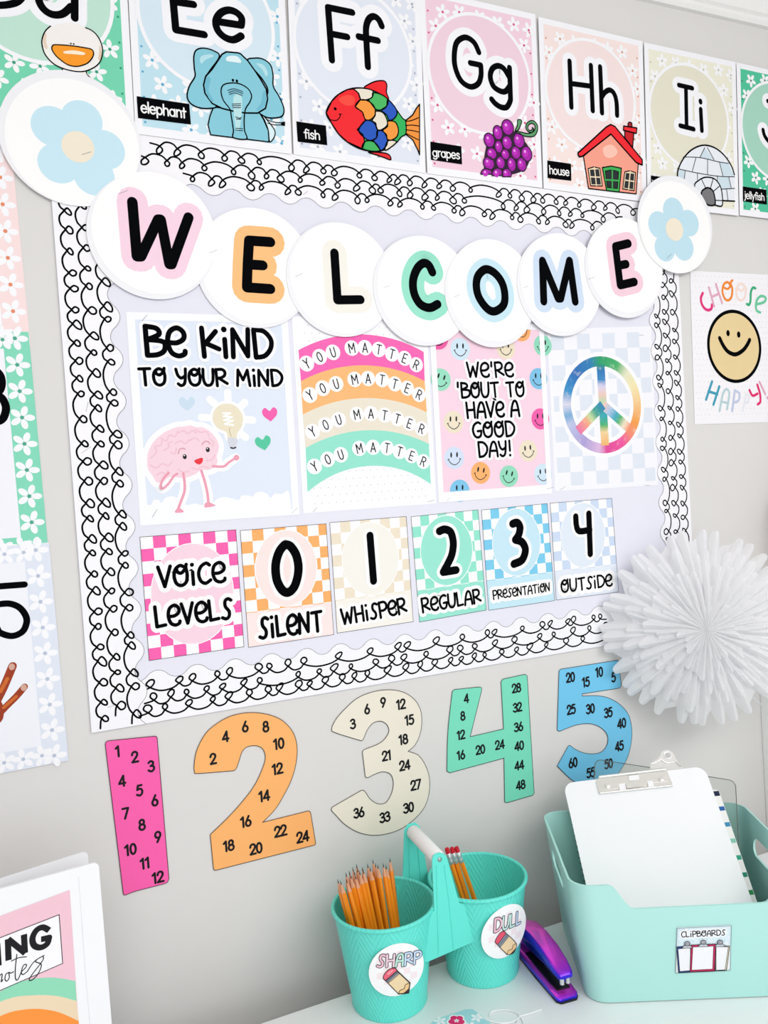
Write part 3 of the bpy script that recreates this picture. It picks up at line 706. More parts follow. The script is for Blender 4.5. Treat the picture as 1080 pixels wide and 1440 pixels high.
# ------------------------------------------------------------------ voice level cards
D2 = 0.0031
def vcard(label, quad, col, blob, digit, caption, cap_y=0.292, ellc=None, rx=0.0445, ry=0.0535, band=None, halo='#fbfafa'):
    c = Card('voice_level_card', label, 'card', P4(WP1, *quad), D2, 'voice level cards in a row', '#fdfbfb')
    k = c.ink(); n = 7.75; cu = 1 / n; cv = cu * 0.1262 / 0.1625
    y = 1.0; j = 0; lim = cap_y if band else 0.0
    while y > lim + 1e-4:
        for i in range(8):
            if (i + j) % 2 == 1: k.face(c.rect(cu * i, max(lim, y - cv), min(1, cu * (i + 1)), y), col, 1)
        y -= cv; j += 1
    if band: k.face(c.rect(0, 0, 1, cap_y), band, 2)
    e = WP1.px(*ellc); k.disc(e, rx + 0.0012, '#fdfbfb', 2, 40, ry + 0.0012, -0.04); k.disc(e, rx, blob, 3, 40, ry, -0.04)
    c.edge(k, 0.0006, '#2b2b30', 5)
    k.build('checked_print', c.root)
    if digit:
        k = c.ink(4); k.at(*digit[0])
        for f, w, cl in digit[1]:
            k.pen(f, w + digit[2], halo, 1, cl[0], cl[1]); k.pen(f, w, BLACK, 3, cl[0], cl[1])
        k.build('figure', c.root)
    at, caps = caption
    for t, f, hl in caps: k = c.ink(4); k.at(*at); wpx(k, t, *f, hl, G, 0.17, 4, BLACK, halo, 2); k.build('lettering', c.root)
    return c
S, Ln, Cl = (True, False), (False, False), (True, True)
vcard('pink checked card reading VOICE LEVELS, first of the voice level row', (196.4, 755, 331.8, 744.6, 343.3, 909.6, 209.5, 929.3), '#fb63b0', '#f5d3e1', None, ((180, 730, 5), [('VOiCe', (207, 485, 690, 440, 150), 30), ('LeVeLS', (185, 765, 740, 697, 150), 30)]), 0, (271.4, 835), 0.0545, 0.0675)
vcard('orange checked voice level card with figure 0 above SILENT', (337.6, 745.8, 458.5, 736.2, 469.6, 892.6, 349.3, 910.7), '#fdb06a', '#fbe4e2', ((330, 720, 5), [([345, 236, 312, 280, 290, 350, 287, 420, 300, 490, 335, 550, 375, 565, 415, 530, 440, 460, 447, 380, 430, 300, 395, 245, 365, 230], 62, Cl)], 46), ((330, 720, 5), [('SiLeNT', (165, 893, 622, 835, 148), 24)]), 0.292, (403, 799), 0.0447, 0.0535, '#fbe6e4')
vcard('beige checked voice level card with figure 1 above WHISPER', (463.4, 734.7, 571.4, 725.9, 581.3, 874.3, 474, 890.7), '#ece0cb', '#f2efe8', ((460, 700, 5), [([300, 265, 325, 585], 52, Ln)], 48), ((460, 700, 5), [('WHiSPeR', (100, 895, 562, 808, 112), 20)]), 0.292, (521.4, 785.8), 0.0447, 0.0535, '#f4f0e9')
vcard('mint checked voice level card with figure 2 above REGULAR', (577.8, 726.4, 672.2, 716.6, 684, 858, 589.8, 875), '#93e4cd', '#9ae5d2', ((460, 700, 5), [([788, 235, 825, 222, 865, 240, 883, 295, 884, 350, 868, 420, 815, 522, 815, 522, 905, 508], 54, S)], 44), ((460, 700, 5), [('ReGULAR', (662, 808, 1083, 735, 100), 22)]), 0.292, (628.4, 774), 0.0447, 0.0535, '#9ae5d2')
vcard('bright blue checked voice level card with figure 3 above PRESENTATION', (676.8, 717, 769.5, 707.8, 780, 844.7, 687, 858.5), '#7ccbec', '#c5e5f3', ((660, 680, 5), [([303, 283, 335, 276, 354, 308, 345, 360, 322, 395, 322, 395, 368, 412, 392, 465, 370, 535, 312, 565], 54, S)], 44), ((660, 680, 5), [('PReSeNTATiON', (163, 815, 567, 755, 62), 22)]), 0.292, (726.6, 762.6), 0.0447, 0.0535, '#c5e7f4')
vcard('grey blue checked voice level card with figure 4 above OUTSIDE', (773.5, 707.3, 860.3, 700.5, 870, 832.7, 782, 844), '#cbdaf0', '#e0e9f4', ((660, 680, 5), [([746, 232, 750, 290, 762, 328, 790, 335, 845, 325], 42, S), ([838, 212, 848, 495], 42, Ln)], 36), ((660, 680, 5), [('OUTSiDe', (640, 768, 1005, 718, 88), 24)]), 0.292, (820, 752.4), 0.0447, 0.0535, '#e3eaf5')

# ------------------------------------------------------------------ WELCOME banner discs
def disc_card(label, cx, cy, d, rim=(-2.5, 3.5), r=0.0795, r2=0.0822, group='round banner pieces across the board'):
    pl = wall_plane(d); p = pl.px(cx, cy); p2 = pl.px(cx + rim[0], cy + rim[1])
    root = thing('banner_disc', label, 'banner piece', (p2[0], -d, p2[1] - r2), group)
    sheet('card_disc', root, pl, ell(p2[0], p2[1], r2, r2, 72), 0, 0.0006, '#f0f0f4')
    sheet('printed_circle', root, pl, ell(p[0], p[1], r, r, 72), 0.00062, 0.0008, '#fbfbfb')
    return root, Ink(pl, 0.0008), pl, p
def letter_disc(ch, label, ctr, d, at, pens, w, hw, col, rim=(-2.5, 3.5), st=()):
    root, k, pl, p = disc_card(label, ctr[0], ctr[1], d, rim); k.at(*at)
    for f, sm, cl in pens: k.pen(f, hw, col, 1, sm, cl)
    k.build('letter_backing', root)
    k = Ink(pl, 0.0008 + 2 * LAY); k.at(*at)
    for f, sm, cl in pens: k.pen(f, w, BLACK, 1, sm, cl)
    k.build('letter', root)
    if st: staples(root, pl, 0.0008, *st)
lab = 'white disc with black letter %s on %s, %s'
letter_disc('E', lab % ('E', 'orange', 'second in the row'), (361.5, 374), 0.0050, (270, 260, 5), [([550, 403, 400, 393, 390, 560, 385, 722, 550, 733], False, False), ([390, 560, 497, 567], False, False)], 70, 206, '#fdbf80')
letter_disc('W', lab % ('W', 'pink', 'overlapping the left flower'), (218.5, 328), 0.0062, (110, 220, 5), [([380, 322, 412, 705, 440, 705, 562, 445, 580, 445, 640, 760, 655, 760, 775, 430], False, False)], 74, 216, '#f5d2e3', (-3.5, 4.5), ((167, 273, 180, 268), (294, 356, 305, 352)))
letter_disc('L', lab % ('L', 'pale cream', 'between the E and the C'), (482, 391.5), 0.0062, (390, 280, 5), [([400, 380, 421, 710, 583, 708], False, False)], 62, 180, '#f2efe7', (-2.5, 2), ((415, 389.5, 425.5, 384.5),))
letter_disc('C', lab % ('C', 'mint green', 'between the L and the O'), (598.5, 406.5), 0.0074, (510, 300, 5), [([488, 415, 462, 365, 425, 352, 385, 385, 357, 450, 352, 520, 370, 590, 410, 645, 470, 665, 525, 640], True, False)], 58, 166, '#98e3cb', (-3.5, 3), ((539, 404.5, 548, 402.5),))
letter_disc('O', lab % ('O', 'light blue', 'between the C and the M'), (692.5, 408.5), 0.0086, (510, 300, 5), [([862, 395, 925, 420, 978, 490, 998, 580, 985, 650, 925, 690, 870, 668, 815, 590, 797, 510, 810, 440], True, True)], 56, 144, '#c7e6f2', (-2, 6), ((638, 418, 646.5, 414),))
letter_disc('M', lab % ('M', 'powder blue', 'between the O and the last E'), (790, 397.5), 0.0098, (710, 280, 5), [([271, 720, 262, 435, 372, 700, 390, 700, 452, 435, 492, 722], False, False)], 54, 146, '#cfdff3', (-3, 4), ((736, 405, 743, 402),))
letter_disc('E', lab % ('E', 'pink', 'last of the row beside the right flower'), (880, 373.5), 0.0110, (710, 280, 5), [([865, 313, 775, 335, 808, 606, 908, 583], False, False), ([792, 470, 850, 458], False, False)], 54, 144, '#f4cfdd', (-2, 5), ((826.5, 393, 835.5, 390),))
def flower_disc(label, ctr, d, rim, at, centre, petals, rp, col, st):
    root, k, pl, p = disc_card(label, ctr[0], ctr[1], d, rim, 0.0795, 0.0845); k.at(*at)
    cc = k.q(*centre)
    for i in range(0, len(petals), 2): k.disc(k.q(petals[i], petals[i + 1]), rp, col, 1, 36)
    k.disc(cc, rp * 0.95, col, 1, 36)
    k.build('flower_print', root); k = Ink(pl, 0.0008 + LAY * 2); k.disc(cc, 0.0197, '#f0e6d2', 1, 36); k.build('flower_centre', root)
    staples(root, pl, 0.0012, st)
flower_disc('white disc with a blue flower on the top left corner of the board', (104, 201), 0.0050, (-3, -6), (0, 90, 5), (548, 585), (575, 398, 735, 605, 662, 788, 415, 700, 368, 440), 0.0250, '#c6e6f3', (115, 218, 128, 214))
flower_disc('white disc with a blue flower on the top right corner of the board', (950, 320), 0.0122, (0, -4), (864, 220, 5), (420, 515), (412, 385, 520, 470, 483, 640, 354, 645, 310, 482), 0.0232, '#c0e0ee', (937, 364, 944, 357))

# ------------------------------------------------------------------ alphabet cards
D3 = 0.0042
W3 = wall_plane(D3 + 0.0004)
def alpha(letter, word, desc, quad, d, base, pale, dots, at, pens, w, hw, halo='#f5f5fa', wl=None, ptext=None, ring_px=None):
    c = Card('alphabet_card', 'alphabet card %s with %s on a %s flower pattern' % (letter, desc[0], desc[1]), 'alphabet card', quad, d, 'alphabet cards along the top of the wall', '#f5f5fa')
    k = c.ink(); k.face(c.rect(0.045, 0.04, 0.955, 0.965), base, 1)
    rnd = random.Random(letter)
    W, H = 0.212, 0.277; dx, dy = 0.0325, 0.0300
    for j in range(9):
        for i in range(7):
            x = 0.006 + dx * (i + 0.5 * (j % 2)) + rnd.uniform(-0.004, 0.004); y = 0.012 + dy * j + rnd.uniform(-0.004, 0.004)
            if 0.010 < x < W - 0.010 and 0.013 < y < H - 0.011:
                flower(k, c.uv(x / W, y / H), 0.0125, '#f6f6f9', dots, 2, rnd.random() * 6)
    for s_ in (0, 1):
        for j in range(8):
            p = c.uv(0.062 if s_ == 0 else 0.938, 0.06 + 0.118 * j); k.disc(p, 0.0016, dots, 3, 8)
    cx = (c.q[2].x + c.q[3].x) / 2; cz = (c.q[2].y + c.q[3].y) / 2 + 0.1645
    k.disc((cx, cz), 0.0935, '#f6f6fa', 4, 56); k.disc((cx, cz), 0.0885, pale, 5, 56)
    k.build('flower_print', c.root)
    k = c.ink(6); k.at(*at)
    for f, sm, cl in pens: k.pen(f, hw, halo, 1, sm, cl)
    for f, sm, cl in pens: k.pen(f, w, BLACK, 2, sm, cl)
    k.build('letter_pair', c.root)
    if wl:
        k = c.ink(6); k.at(*wl[0]); k.fill(wl[1], BLACK, 1, False)
        wpx(k, word, *wl[2], 0, P_, 0.15, 2, '#f4f4f4'); k.build('word_label', c.root)
    return c
eeTL = None
BLe, BRe = W3.px(190.5, 188), W3.px(410.5, 217)
hgt = Vector((0.0, 0.2765))
def upq(BL, BR): n = Vector((-(BR[1] - BL[1]), BR[0] - BL[0])).normalized() * 0.2768; return [tuple(Vector(BL) + n), tuple(Vector(BR) + n), BR, BL]
qE = upq(BLe, BRe)
qD = upq(tuple(Vector(BLe) - Vector((0.2136, -0.0045))), tuple(Vector(BLe) - Vector((0.0006, 0))))
cD = alpha('Dd', 'duck', ('a duck with an orange beak', 'green'), qD, D3, '#74d4b0', '#bfe3d3', '#2f9a78', (0, 0, 5), [([-130, -250, -130, 30, -30, 40, 60, 35, 130, 10, 185, -60], True, False), ([525, -250, 525, 130], False, False), ([510, -60, 440, -110, 350, -100, 285, -40, 275, 10, 310, 70, 370, 105, 440, 100, 500, 50], True, False)], 54, 172)
k = cD.ink(7); k.at(0, 0, 5)
k.fill([440, 490, 435, 520, 380, 560, 380, 700, 720, 720, 765, 672, 690, 590, 605, 505], '#f3efec', 1, False)
hd = [360, 185, 320, 220, 298, 270, 296, 320, 320, 390, 390, 460, 500, 500, 600, 503, 690, 455, 720, 380, 712, 310, 680, 250, 630, 205, 600, 195, 500, 165]
k.fill(hd, '#f3efec', 2); k.fill([303, 300, 308, 250, 325, 240, 325, 300, 335, 340, 320, 345], '#e8d2bd', 3); k.fill([700, 320, 715, 370, 705, 420, 690, 420, 697, 370], '#e3c9b2', 3)
k.pen([355, 187, 320, 220, 298, 270, 296, 320, 320, 390, 390, 460, 500, 500, 600, 503, 690, 455, 720, 380, 712, 310, 680, 250, 640, 215, 602, 199], 9, BLACK, 4)
k.pen([438, 490, 436, 510, 420, 520], 9, BLACK, 4); k.pen([605, 508, 620, 535, 680, 590, 770, 680], 7, BLACK, 4); k.pen([620, 538, 645, 570, 675, 603], 6, BLACK, 4)
k.fill([365, 350, 368, 328, 390, 318, 500, 325, 600, 340, 645, 352, 658, 380, 645, 415, 610, 450, 545, 470, 480, 460, 420, 420, 385, 385], '#f99a22', 4, True, 9); k.fill([450, 365, 520, 358, 595, 375, 585, 390, 520, 385, 455, 380], '#fdebd2', 6)
k.dot(498, 310, 6, BLACK, 5); k.dot(518, 313, 6, BLACK, 5)
k.build('duck_drawing', cD.root)
cE = alpha('Ee', 'elephant', ('a blue elephant', 'light blue'), qE, D3 + 0.0003, '#bfe1ee', '#d5e7f3', '#5aa9cf', (200, 0, 5), [([400, -95, 205, -130, 235, 212, 435, 246], False, False), ([226, 15, 360, 34], False, False), ([530, 155, 695, 180, 695, 180, 697, 130, 660, 90, 605, 74, 550, 95, 517, 150, 530, 215, 580, 265, 640, 282, 695, 255], True, False)], 52, 170,
           wl=((190, 135, 1), [2, 0.6, 76, 11.6, 78.4, 40.6, 4, 31.4], (8, 23, 72, 31.5, 15)))
k = cE.ink(7); k.at(200, 0, 5)
el, e2, e3 = '#86c9da', '#6fb9cf', '#b7e0ea'
k.fill([500, 755, 475, 820, 462, 880, 480, 950, 890, 1000, 885, 920, 850, 840, 820, 790], el, 1, False, 9); k.fill([830, 795, 880, 850, 930, 920, 925, 970, 895, 998, 885, 920, 860, 850], '#d9edf3', 1, True, 8)
k.pen([870, 840, 920, 860, 985, 866], 6, BLACK, 1); k.pen([880, 868, 930, 880, 985, 880], 6, BLACK, 1); k.fill([975, 862, 1003, 856, 1003, 888, 975, 884], BLACK, 2, False)
k.fill([540, 405, 500, 360, 430, 342, 380, 355, 362, 400, 365, 480, 370, 540, 330, 610, 315, 680, 340, 730, 400, 760, 470, 765, 520, 745, 450, 640, 450, 540], el, 3, True, 10)
k.fill([740, 435, 790, 412, 850, 420, 900, 460, 918, 530, 920, 610, 960, 680, 993, 760, 985, 815, 930, 832, 860, 822, 800, 760, 880, 660, 850, 570], el, 3, True, 10)
k.fill([420, 395, 480, 385, 500, 400, 450, 420, 415, 450, 405, 420], e3, 4); k.fill([800, 450, 850, 460, 880, 510, 870, 540, 840, 490], e3, 4)
k.fill([590, 368, 560, 385, 530, 430, 490, 490, 445, 540, 430, 600, 440, 660, 490, 730, 560, 765, 640, 785, 720, 797, 810, 798, 865, 765, 880, 700, 870, 630, 830, 560, 790, 500, 740, 430, 690, 382, 670, 375], el, 5, False, 11)
k.fill([600, 400, 660, 398, 690, 425, 690, 445, 640, 440, 590, 430], '#e3f3f7', 6); k.fill([440, 600, 455, 545, 480, 560, 465, 640, 500, 710, 480, 712, 450, 660], e2, 6); k.fill([860, 640, 870, 700, 850, 760, 800, 780, 835, 720, 845, 660], e2, 6)
k.fill([640, 970, 640, 920, 625, 820, 615, 770, 570, 710, 553, 650, 565, 605, 610, 588, 680, 592, 740, 625, 767, 675, 755, 720, 725, 770, 715, 840, 718, 920, 732, 980], el, 6, True, 9); k.fill([640, 690, 700, 690, 685, 900, 655, 900], '#b9e2e6', 7)
for f in ([600, 640, 645, 628, 705, 648], [607, 655, 650, 642, 705, 662], [612, 668, 650, 657, 700, 676], [632, 735, 690, 733], [632, 748, 690, 746], [636, 760, 690, 760], [655, 825, 685, 835, 695, 828], [660, 840, 690, 842], [658, 905, 705, 908], [655, 918, 705, 922]): k.pen(f, 6, '#1a2a38', 8)
k.dot(636, 568, 9, BLACK, 7, 11); k.dot(664, 573, 9, BLACK, 7, 11)
k.build('elephant_drawing', cE.root)
BLf, BRf = W3.px(413, 217), W3.px(598.6, 243.5)
cF = alpha('Ff', 'fish', ('a rainbow coloured fish', 'pale grey blue'), upq(BLf, BRf), D3, '#e0e5f1', '#e2e8f3', '#a9b0c0', (400, 0, 5), [([475, 90, 305, 55, 332, 425], False, False), ([325, 240, 440, 262], False, False), ([585, 472, 575, 300, 572, 200, 590, 140, 625, 118, 660, 140, 682, 185], True, False), ([520, 260, 655, 288], False, False)], 46, 158,
           wl=((400, 0, 5), [82, 855, 290, 885, 300, 1023, 92, 998], (138, 972, 252, 985, 62)))
k = cF.ink(7); k.at(400, 0, 5); OL = 9
k.fill([560, 625, 600, 590, 650, 572, 700, 572, 718, 600, 715, 650, 728, 700, 660, 660], '#ee1c25', 1, True, OL)
k.fill([590, 1072, 640, 1090, 700, 1110, 745, 1125, 735, 1092, 690, 1076], '#e8232b', 1, True, OL)
k.fill([850, 850, 900, 810, 925, 765, 948, 735, 948, 870, 948, 1090, 938, 1060, 900, 985, 850, 945], '#f0923a', 1, False, OL)
for f in ([850, 855, 890, 850, 940, 830], [850, 885, 895, 882, 942, 888], [850, 915, 895, 920, 940, 930], [852, 940, 890, 960, 940, 985]): k.pen(f, 7, BLACK, 3)
bodyf = [292, 795, 330, 715, 380, 665, 450, 630, 520, 620, 600, 632, 680, 668, 740, 715, 790, 780, 830, 835, 850, 855, 852, 940, 820, 965, 780, 1010, 720, 1045, 670, 1065, 600, 1065, 520, 1045, 440, 1000, 380, 945, 330, 870]
k.fill(bodyf, '#2fb35b', 2, True, OL)
k.fill([485, 628, 520, 660, 533, 700, 495, 752, 545, 790, 567, 850, 510, 915, 550, 950, 562, 1000, 545, 1048, 440, 1000, 380, 945, 330, 870, 292, 795, 330, 715, 380, 665, 440, 632], '#f2212b', 4, False, OL)
k.fill([380, 700, 440, 670, 490, 690, 480, 740, 420, 740], '#f74a3c', 6)
for f, col in (([485, 628, 540, 622, 610, 635, 622, 660, 610, 690, 570, 705, 533, 700, 515, 655], '#e9e0cf'), ([622, 655, 680, 668, 725, 705, 715, 750, 680, 775, 640, 770, 600, 720, 590, 705, 615, 685], '#49b861'), ([533, 705, 590, 715, 630, 755, 635, 810, 600, 845, 565, 840, 545, 790, 497, 752], '#f59a3e'), ([725, 705, 770, 750, 790, 795, 770, 835, 735, 848, 715, 810, 680, 778, 715, 750], '#2456c0'), ([640, 785, 690, 795, 720, 850, 715, 890, 670, 918, 645, 905, 640, 870, 615, 850, 635, 815], '#e9e0cf'), ([565, 852, 620, 860, 650, 910, 645, 970, 600, 990, 560, 970, 520, 920], '#1f55bd'), ([725, 855, 775, 860, 798, 910, 790, 960, 750, 988, 720, 980, 715, 950, 690, 920, 722, 890], '#f59a3e'), ([650, 925, 690, 925, 718, 970, 718, 1020, 680, 1060, 660, 1040, 625, 990, 645, 970], '#2456c0'), ([562, 1000, 600, 992, 640, 1010, 668, 1060, 610, 1065, 545, 1045], '#3fb35d'), ([720, 1000, 750, 988, 785, 1000, 750, 1035, 705, 1058], '#e9dfcc')):
    k.fill(f, col, 4, True, OL)
k.dot(355, 768, 11, BLACK, 6); k.pen([322, 845, 360, 850, 385, 830, 390, 808], 7, BLACK, 6); k.pen([382, 806, 398, 806], 7, BLACK, 6)
k.build('fish_drawing', cF.root)
BLg, BRg = W3.px(601, 244), W3.px(762.7, 264.5)
cG = alpha('Gg', 'grapes', ('a bunch of purple grapes', 'pink'), upq(BLg, BRg), D3 + 0.0003, '#f1d0df', '#efd0df', '#d5517f', (580, 20, 5), [([465, 270, 430, 200, 370, 165, 310, 200, 292, 290, 300, 380, 340, 470, 405, 512, 460, 490, 480, 430, 478, 360, 478, 360, 405, 345], True, False), ([680, 378, 686, 560, 685, 610, 660, 655, 620, 655, 580, 630, 555, 600], True, False), ([675, 440, 640, 385, 600, 365, 560, 385, 545, 440, 565, 505, 610, 540, 650, 545, 680, 510], True, False)], 38, 128,
           wl=((580, 20, 5), [124, 897, 342, 930, 347, 1058, 128, 1025], (140, 1000, 333, 1020, 60)))
k = cG.ink(7); k.at(620, 90, 5)
k.fill([520, 475, 560, 480, 610, 490, 650, 475, 660, 440, 640, 420, 615, 430, 610, 455, 625, 470, 640, 462, 640, 448, 650, 462, 635, 485, 605, 470, 595, 440, 610, 410, 645, 400, 675, 430, 675, 475, 650, 510, 600, 512, 550, 495], '#5f9e6c', 1, True, 7)
k.fill([520, 470, 535, 435, 538, 395, 565, 400, 555, 440, 540, 468], '#5f9e6c', 1, True, 7)
gr = [(467, 448, 45, 50), (398, 485, 36, 46), (338, 538, 40, 46), (463, 555, 38, 44), (546, 540, 42, 48), (404, 584, 30, 40), (355, 632, 38, 38), (450, 637, 32, 34), (525, 626, 36, 42), (600, 634, 40, 48), (335, 700, 42, 42), (417, 696, 34, 40), (495, 708, 33, 46), (566, 708, 36, 44), (318, 775, 40, 38), (395, 778, 38, 44), (460, 775, 34, 38)]
k.fill([440, 430, 350, 510, 320, 560, 310, 760, 480, 780, 600, 730, 620, 600, 540, 500], '#2a0f2c', 1)
for x, y, rx, ry in gr:
    if y > 770:
        a = [v for p in [(x + rx * math.cos(t), min(y + ry * math.sin(t), 772 + (x - 285) * 0.128)) for t in (2 * PI * i / 24 for i in range(24))] for v in p]
        k.fill(a, '#a418a6', 2, False, 8, '#2c0a2e', 3)
    else: k.dot(x, y, rx, '#a418a6', 2, ry, 26, 8, '#2c0a2e')
    k.dot(x - rx * 0.2, y - ry * 0.1, rx * 0.5, '#c42bc0', 4, ry * 0.5, 16); k.dot(x - rx * 0.3, y - ry * 0.35, rx * 0.2, '#e9a3e6', 5, ry * 0.2, 10)
k.build('grapes_drawing', cG.root)
cH = alpha('Hh', 'house', ('a red roofed house', 'pale peach'), para(W3.px(757, 23.5), W3.px(903.5, 58), None, W3.px(764.5, 265)), D3, '#f5e2df', '#f3e0df', '#d49a7d', (740, 60, 5), [([302, 132, 315, 455], False, False), ([452, 162, 465, 480], False, False), ([315, 290, 455, 308], False, False), ([517, 172, 530, 495], False, False), ([530, 380, 552, 350, 585, 335, 615, 360, 632, 420, 636, 512], True, False)], 34, 112,
           wl=((740, 60, 5), [146, 829, 313, 853, 315, 973, 148, 953], (160, 922, 302, 938, 56)))
k = cH.ink(7); k.at(740, 60, 5)
k.fill([400, 800, 590, 640, 785, 850, 770, 1065, 436, 1027], '#f6a08c', 1, False, 8); k.fill([540, 740, 600, 720, 640, 770, 600, 810, 550, 800], '#fac4b3', 2)
k.fill([690, 610, 755, 620, 745, 740, 690, 670], '#c8151f', 1, False, 9); k.fill([682, 588, 775, 602, 770, 640, 680, 618], '#ee2430', 3, False, 9); k.fill([712, 570, 722, 560, 740, 566, 742, 596, 712, 592], '#9c1a28', 2, False, 7)
k.fill([362, 775, 375, 765, 560, 595, 590, 578, 620, 592, 812, 825, 812, 862, 770, 845, 592, 645, 395, 800, 370, 805, 362, 790], '#ef1f2c', 5, False, 10)
k.fill([532, 880, 595, 870, 666, 885, 650, 1052, 562, 1042], '#3eb055', 3, False, 8); k.fill([552, 905, 600, 896, 646, 910, 638, 1028, 566, 1020], '#23282c', 5, False, 5)
k.pen([601, 896, 602, 1024], 9, '#3eb055', 7, False); k.pen([552, 966, 642, 972], 9, '#3eb055', 7, False)
k.fill([432, 888, 470, 876, 515, 885, 532, 1010, 450, 1008], '#ecd9b8', 3, False, 7); k.fill([444, 895, 508, 892, 522, 1000, 456, 998], '#23282c', 5, False); k.pen([476, 880, 490, 1005], 8, '#ecd9b8', 6, False); k.pen([445, 945, 515, 948], 8, '#ecd9b8', 6, False)
k.fill([690, 910, 725, 903, 765, 915, 755, 1042, 675, 1030], '#ecd9b8', 3, False, 7); k.fill([698, 918, 756, 924, 748, 1032, 685, 1022], '#23282c', 5, False); k.pen([728, 908, 716, 1034], 8, '#ecd9b8', 6, False); k.pen([690, 968, 755, 978], 8, '#ecd9b8', 6, False)
k.build('house_drawing', cH.root)
qI = para(W3.px(905.5, 59.5), W3.px(1034.3, 87.4), W3.px(1038.7, 303.5), None)
cI = alpha('Ii', 'igloo', ('an igloo', 'pale yellow green'), qI, D3 + 0.0003, '#ecead9', '#e3e0cd', '#c2bfae', (864, 90, 5), [([450, 150, 545, 172], False, False), ([500, 165, 505, 445], False, False), ([460, 435, 555, 460], False, False), ([604, 320, 612, 470], False, False), ([602, 262, 603, 270], False, False)], 30, 104,
           wl=((864, 90, 5), [254, 785, 390, 803, 390, 905, 258, 885], (262, 865, 380, 880, 50)))
k = cI.ink(7); k.at(864, 90, 5); ig = '#e9edf4'; ib = '#cfe0ea'
k.fill([440, 800, 445, 745, 480, 670, 540, 605, 620, 575, 700, 590, 770, 645, 820, 720, 842, 790, 842, 966, 440, 966], ig, 1, False)
for f, col in (([630, 592, 598, 658, 695, 675], ib), ([735, 690, 800, 702, 838, 790, 758, 786], ib), ([455, 742, 495, 750, 488, 808, 440, 800], ib), ([722, 790, 800, 795, 815, 875, 740, 880], ib)): k.fill(f, col, 2, False)
for f in ([480, 656, 600, 660, 730, 690, 800, 700], [450, 740, 580, 768, 720, 790, 842, 795], [570, 660, 545, 755], [652, 675, 652, 775], [735, 690, 760, 790], [632, 590, 598, 660], [650, 590, 697, 675], [495, 750, 488, 810], [580, 768, 582, 815], [720, 790, 722, 840], [800, 795, 818, 872], [745, 882, 842, 876], [785, 880, 795, 958]): k.pen(f, 5, BLACK, 3, len(f) > 4)
k.pen([440, 800, 445, 745, 480, 670, 540, 605, 620, 573, 700, 590, 770, 645, 820, 720, 840, 780], 10, BLACK, 4); k.pen([758, 962, 842, 966], 9, BLACK, 4)
k.fill([560, 860, 590, 820, 640, 798, 700, 810, 740, 860, 755, 930, 752, 998, 700, 992, 600, 960], ig, 4, True, 9)
for f in ([610, 815, 640, 880], [690, 810, 670, 880], [735, 860, 690, 900], [700, 960, 752, 962]): k.pen(f, 6, BLACK, 6, False)
k.fill([610, 900, 630, 880, 655, 872, 685, 890, 700, 930, 702, 990, 650, 990, 610, 940], '#77767a', 6, True, 10)
k.build('igloo_drawing', cI.root)
BLj, BRj = W3.px(1040, 303.2), W3.px(1140, 318)
eI = (Vector(qI[1]) + Vector((0.0022, 0))); bj = Vector(W3.px(1040.2, 302.5))
qJ = [tuple(eI), tuple(eI + Vector((0.2135, -0.004))), tuple(bj + Vector((0.2135, -0.004))), tuple(bj)]
cJ = alpha('Jj', 'jellyfish', ('the word label jellyfish', 'bright green'), qJ, D3, '#4fc39b', '#a5d5c2', '#3a6f60', (864, 90, 5), [([1075, 262, 1165, 285], False, False), ([1130, 275, 1135, 500, 1120, 550, 1090, 552, 1055, 510, 1042, 465], True, False), ([1200, 360, 1205, 520, 1190, 590, 1150, 600], True, False)], 26, 92,
           wl=((864, 90, 5), [900, 862, 1066, 885, 1070, 990, 902, 967], (912, 945, 1054, 962, 50)))

# ------------------------------------------------------------------ number posters at the left
def numposter(label, tr, br, d, base, dots, inner, u_in, extra=None):
    pl = wall_plane(d + 0.0004); TR, BR = Vector(pl.px(*tr)), Vector(pl.px(*br)); e = (TR - BR).normalized(); n = Vector((-e.y, e.x))
    TR = BR + e * 0.2794; q = [tuple(TR + n * 0.2159), tuple(TR), tuple(BR), tuple(BR + n * 0.2159)]
    c = Card('number_poster', label, 'poster', q, d, 'number posters down the left of the wall', '#f5f5fa')
    k = c.ink(); k.face(c.rect(0.0, 0.0, 1, 1), base, 1)
    H, W = 0.2794, 0.2159
    for j in range(9):
        for u in (0.925, 0.075):
            flower(k, c.uv(u, 0.035 + 0.117 * j), 0.0148, '#f6f6fa', dots, 2, 1.2)
        flower(k, c.uv(0.06 + 0.1 * j, 0.045), 0.0135, '#f6f6fa', dots, 2, 0.5); flower(k, c.uv(0.06 + 0.1 * j, 0.965), 0.0135, '#f6f6fa', dots, 2, 0.3)
    k.face(c.rect(0.13, 0.09, 0.862, 0.925), inner, 4)
    return c, k
c, k = numposter('pale peach flowered poster behind the large flower piece', (19, 236), (43, 486), 0.0006, '#f6dede', '#e58a68', '#f5f5fb', 0.85); k.build('flower_border', c.root)
c, k = numposter('green flowered number poster with a black 3', (42, 488), (68.5, 780), 0.0011, '#83d8bb', '#4aa58a', '#f1f1f8', 0.85); k.build('flower_border', c.root)
k = c.ink(5); k.at(0, 480, 7.71); k.pen([-110, 320, -60, 310, 0, 365, 20, 450, 0, 530, -60, 575], 86, BLACK, 1); k.pen([-60, 575, 20, 615, 62, 700, 60, 770, 30, 840, -30, 870, -110, 850], 86, BLACK, 1); k.build('figure', c.root)
c, k = numposter('grey blue flowered number poster with a black 5 and a photographed hand', (71, 784), (96.5, 1069.5), 0.0016, '#dfe5f1', '#b9c3d6', '#eff1f8', 0.85); k.build('flower_border', c.root)
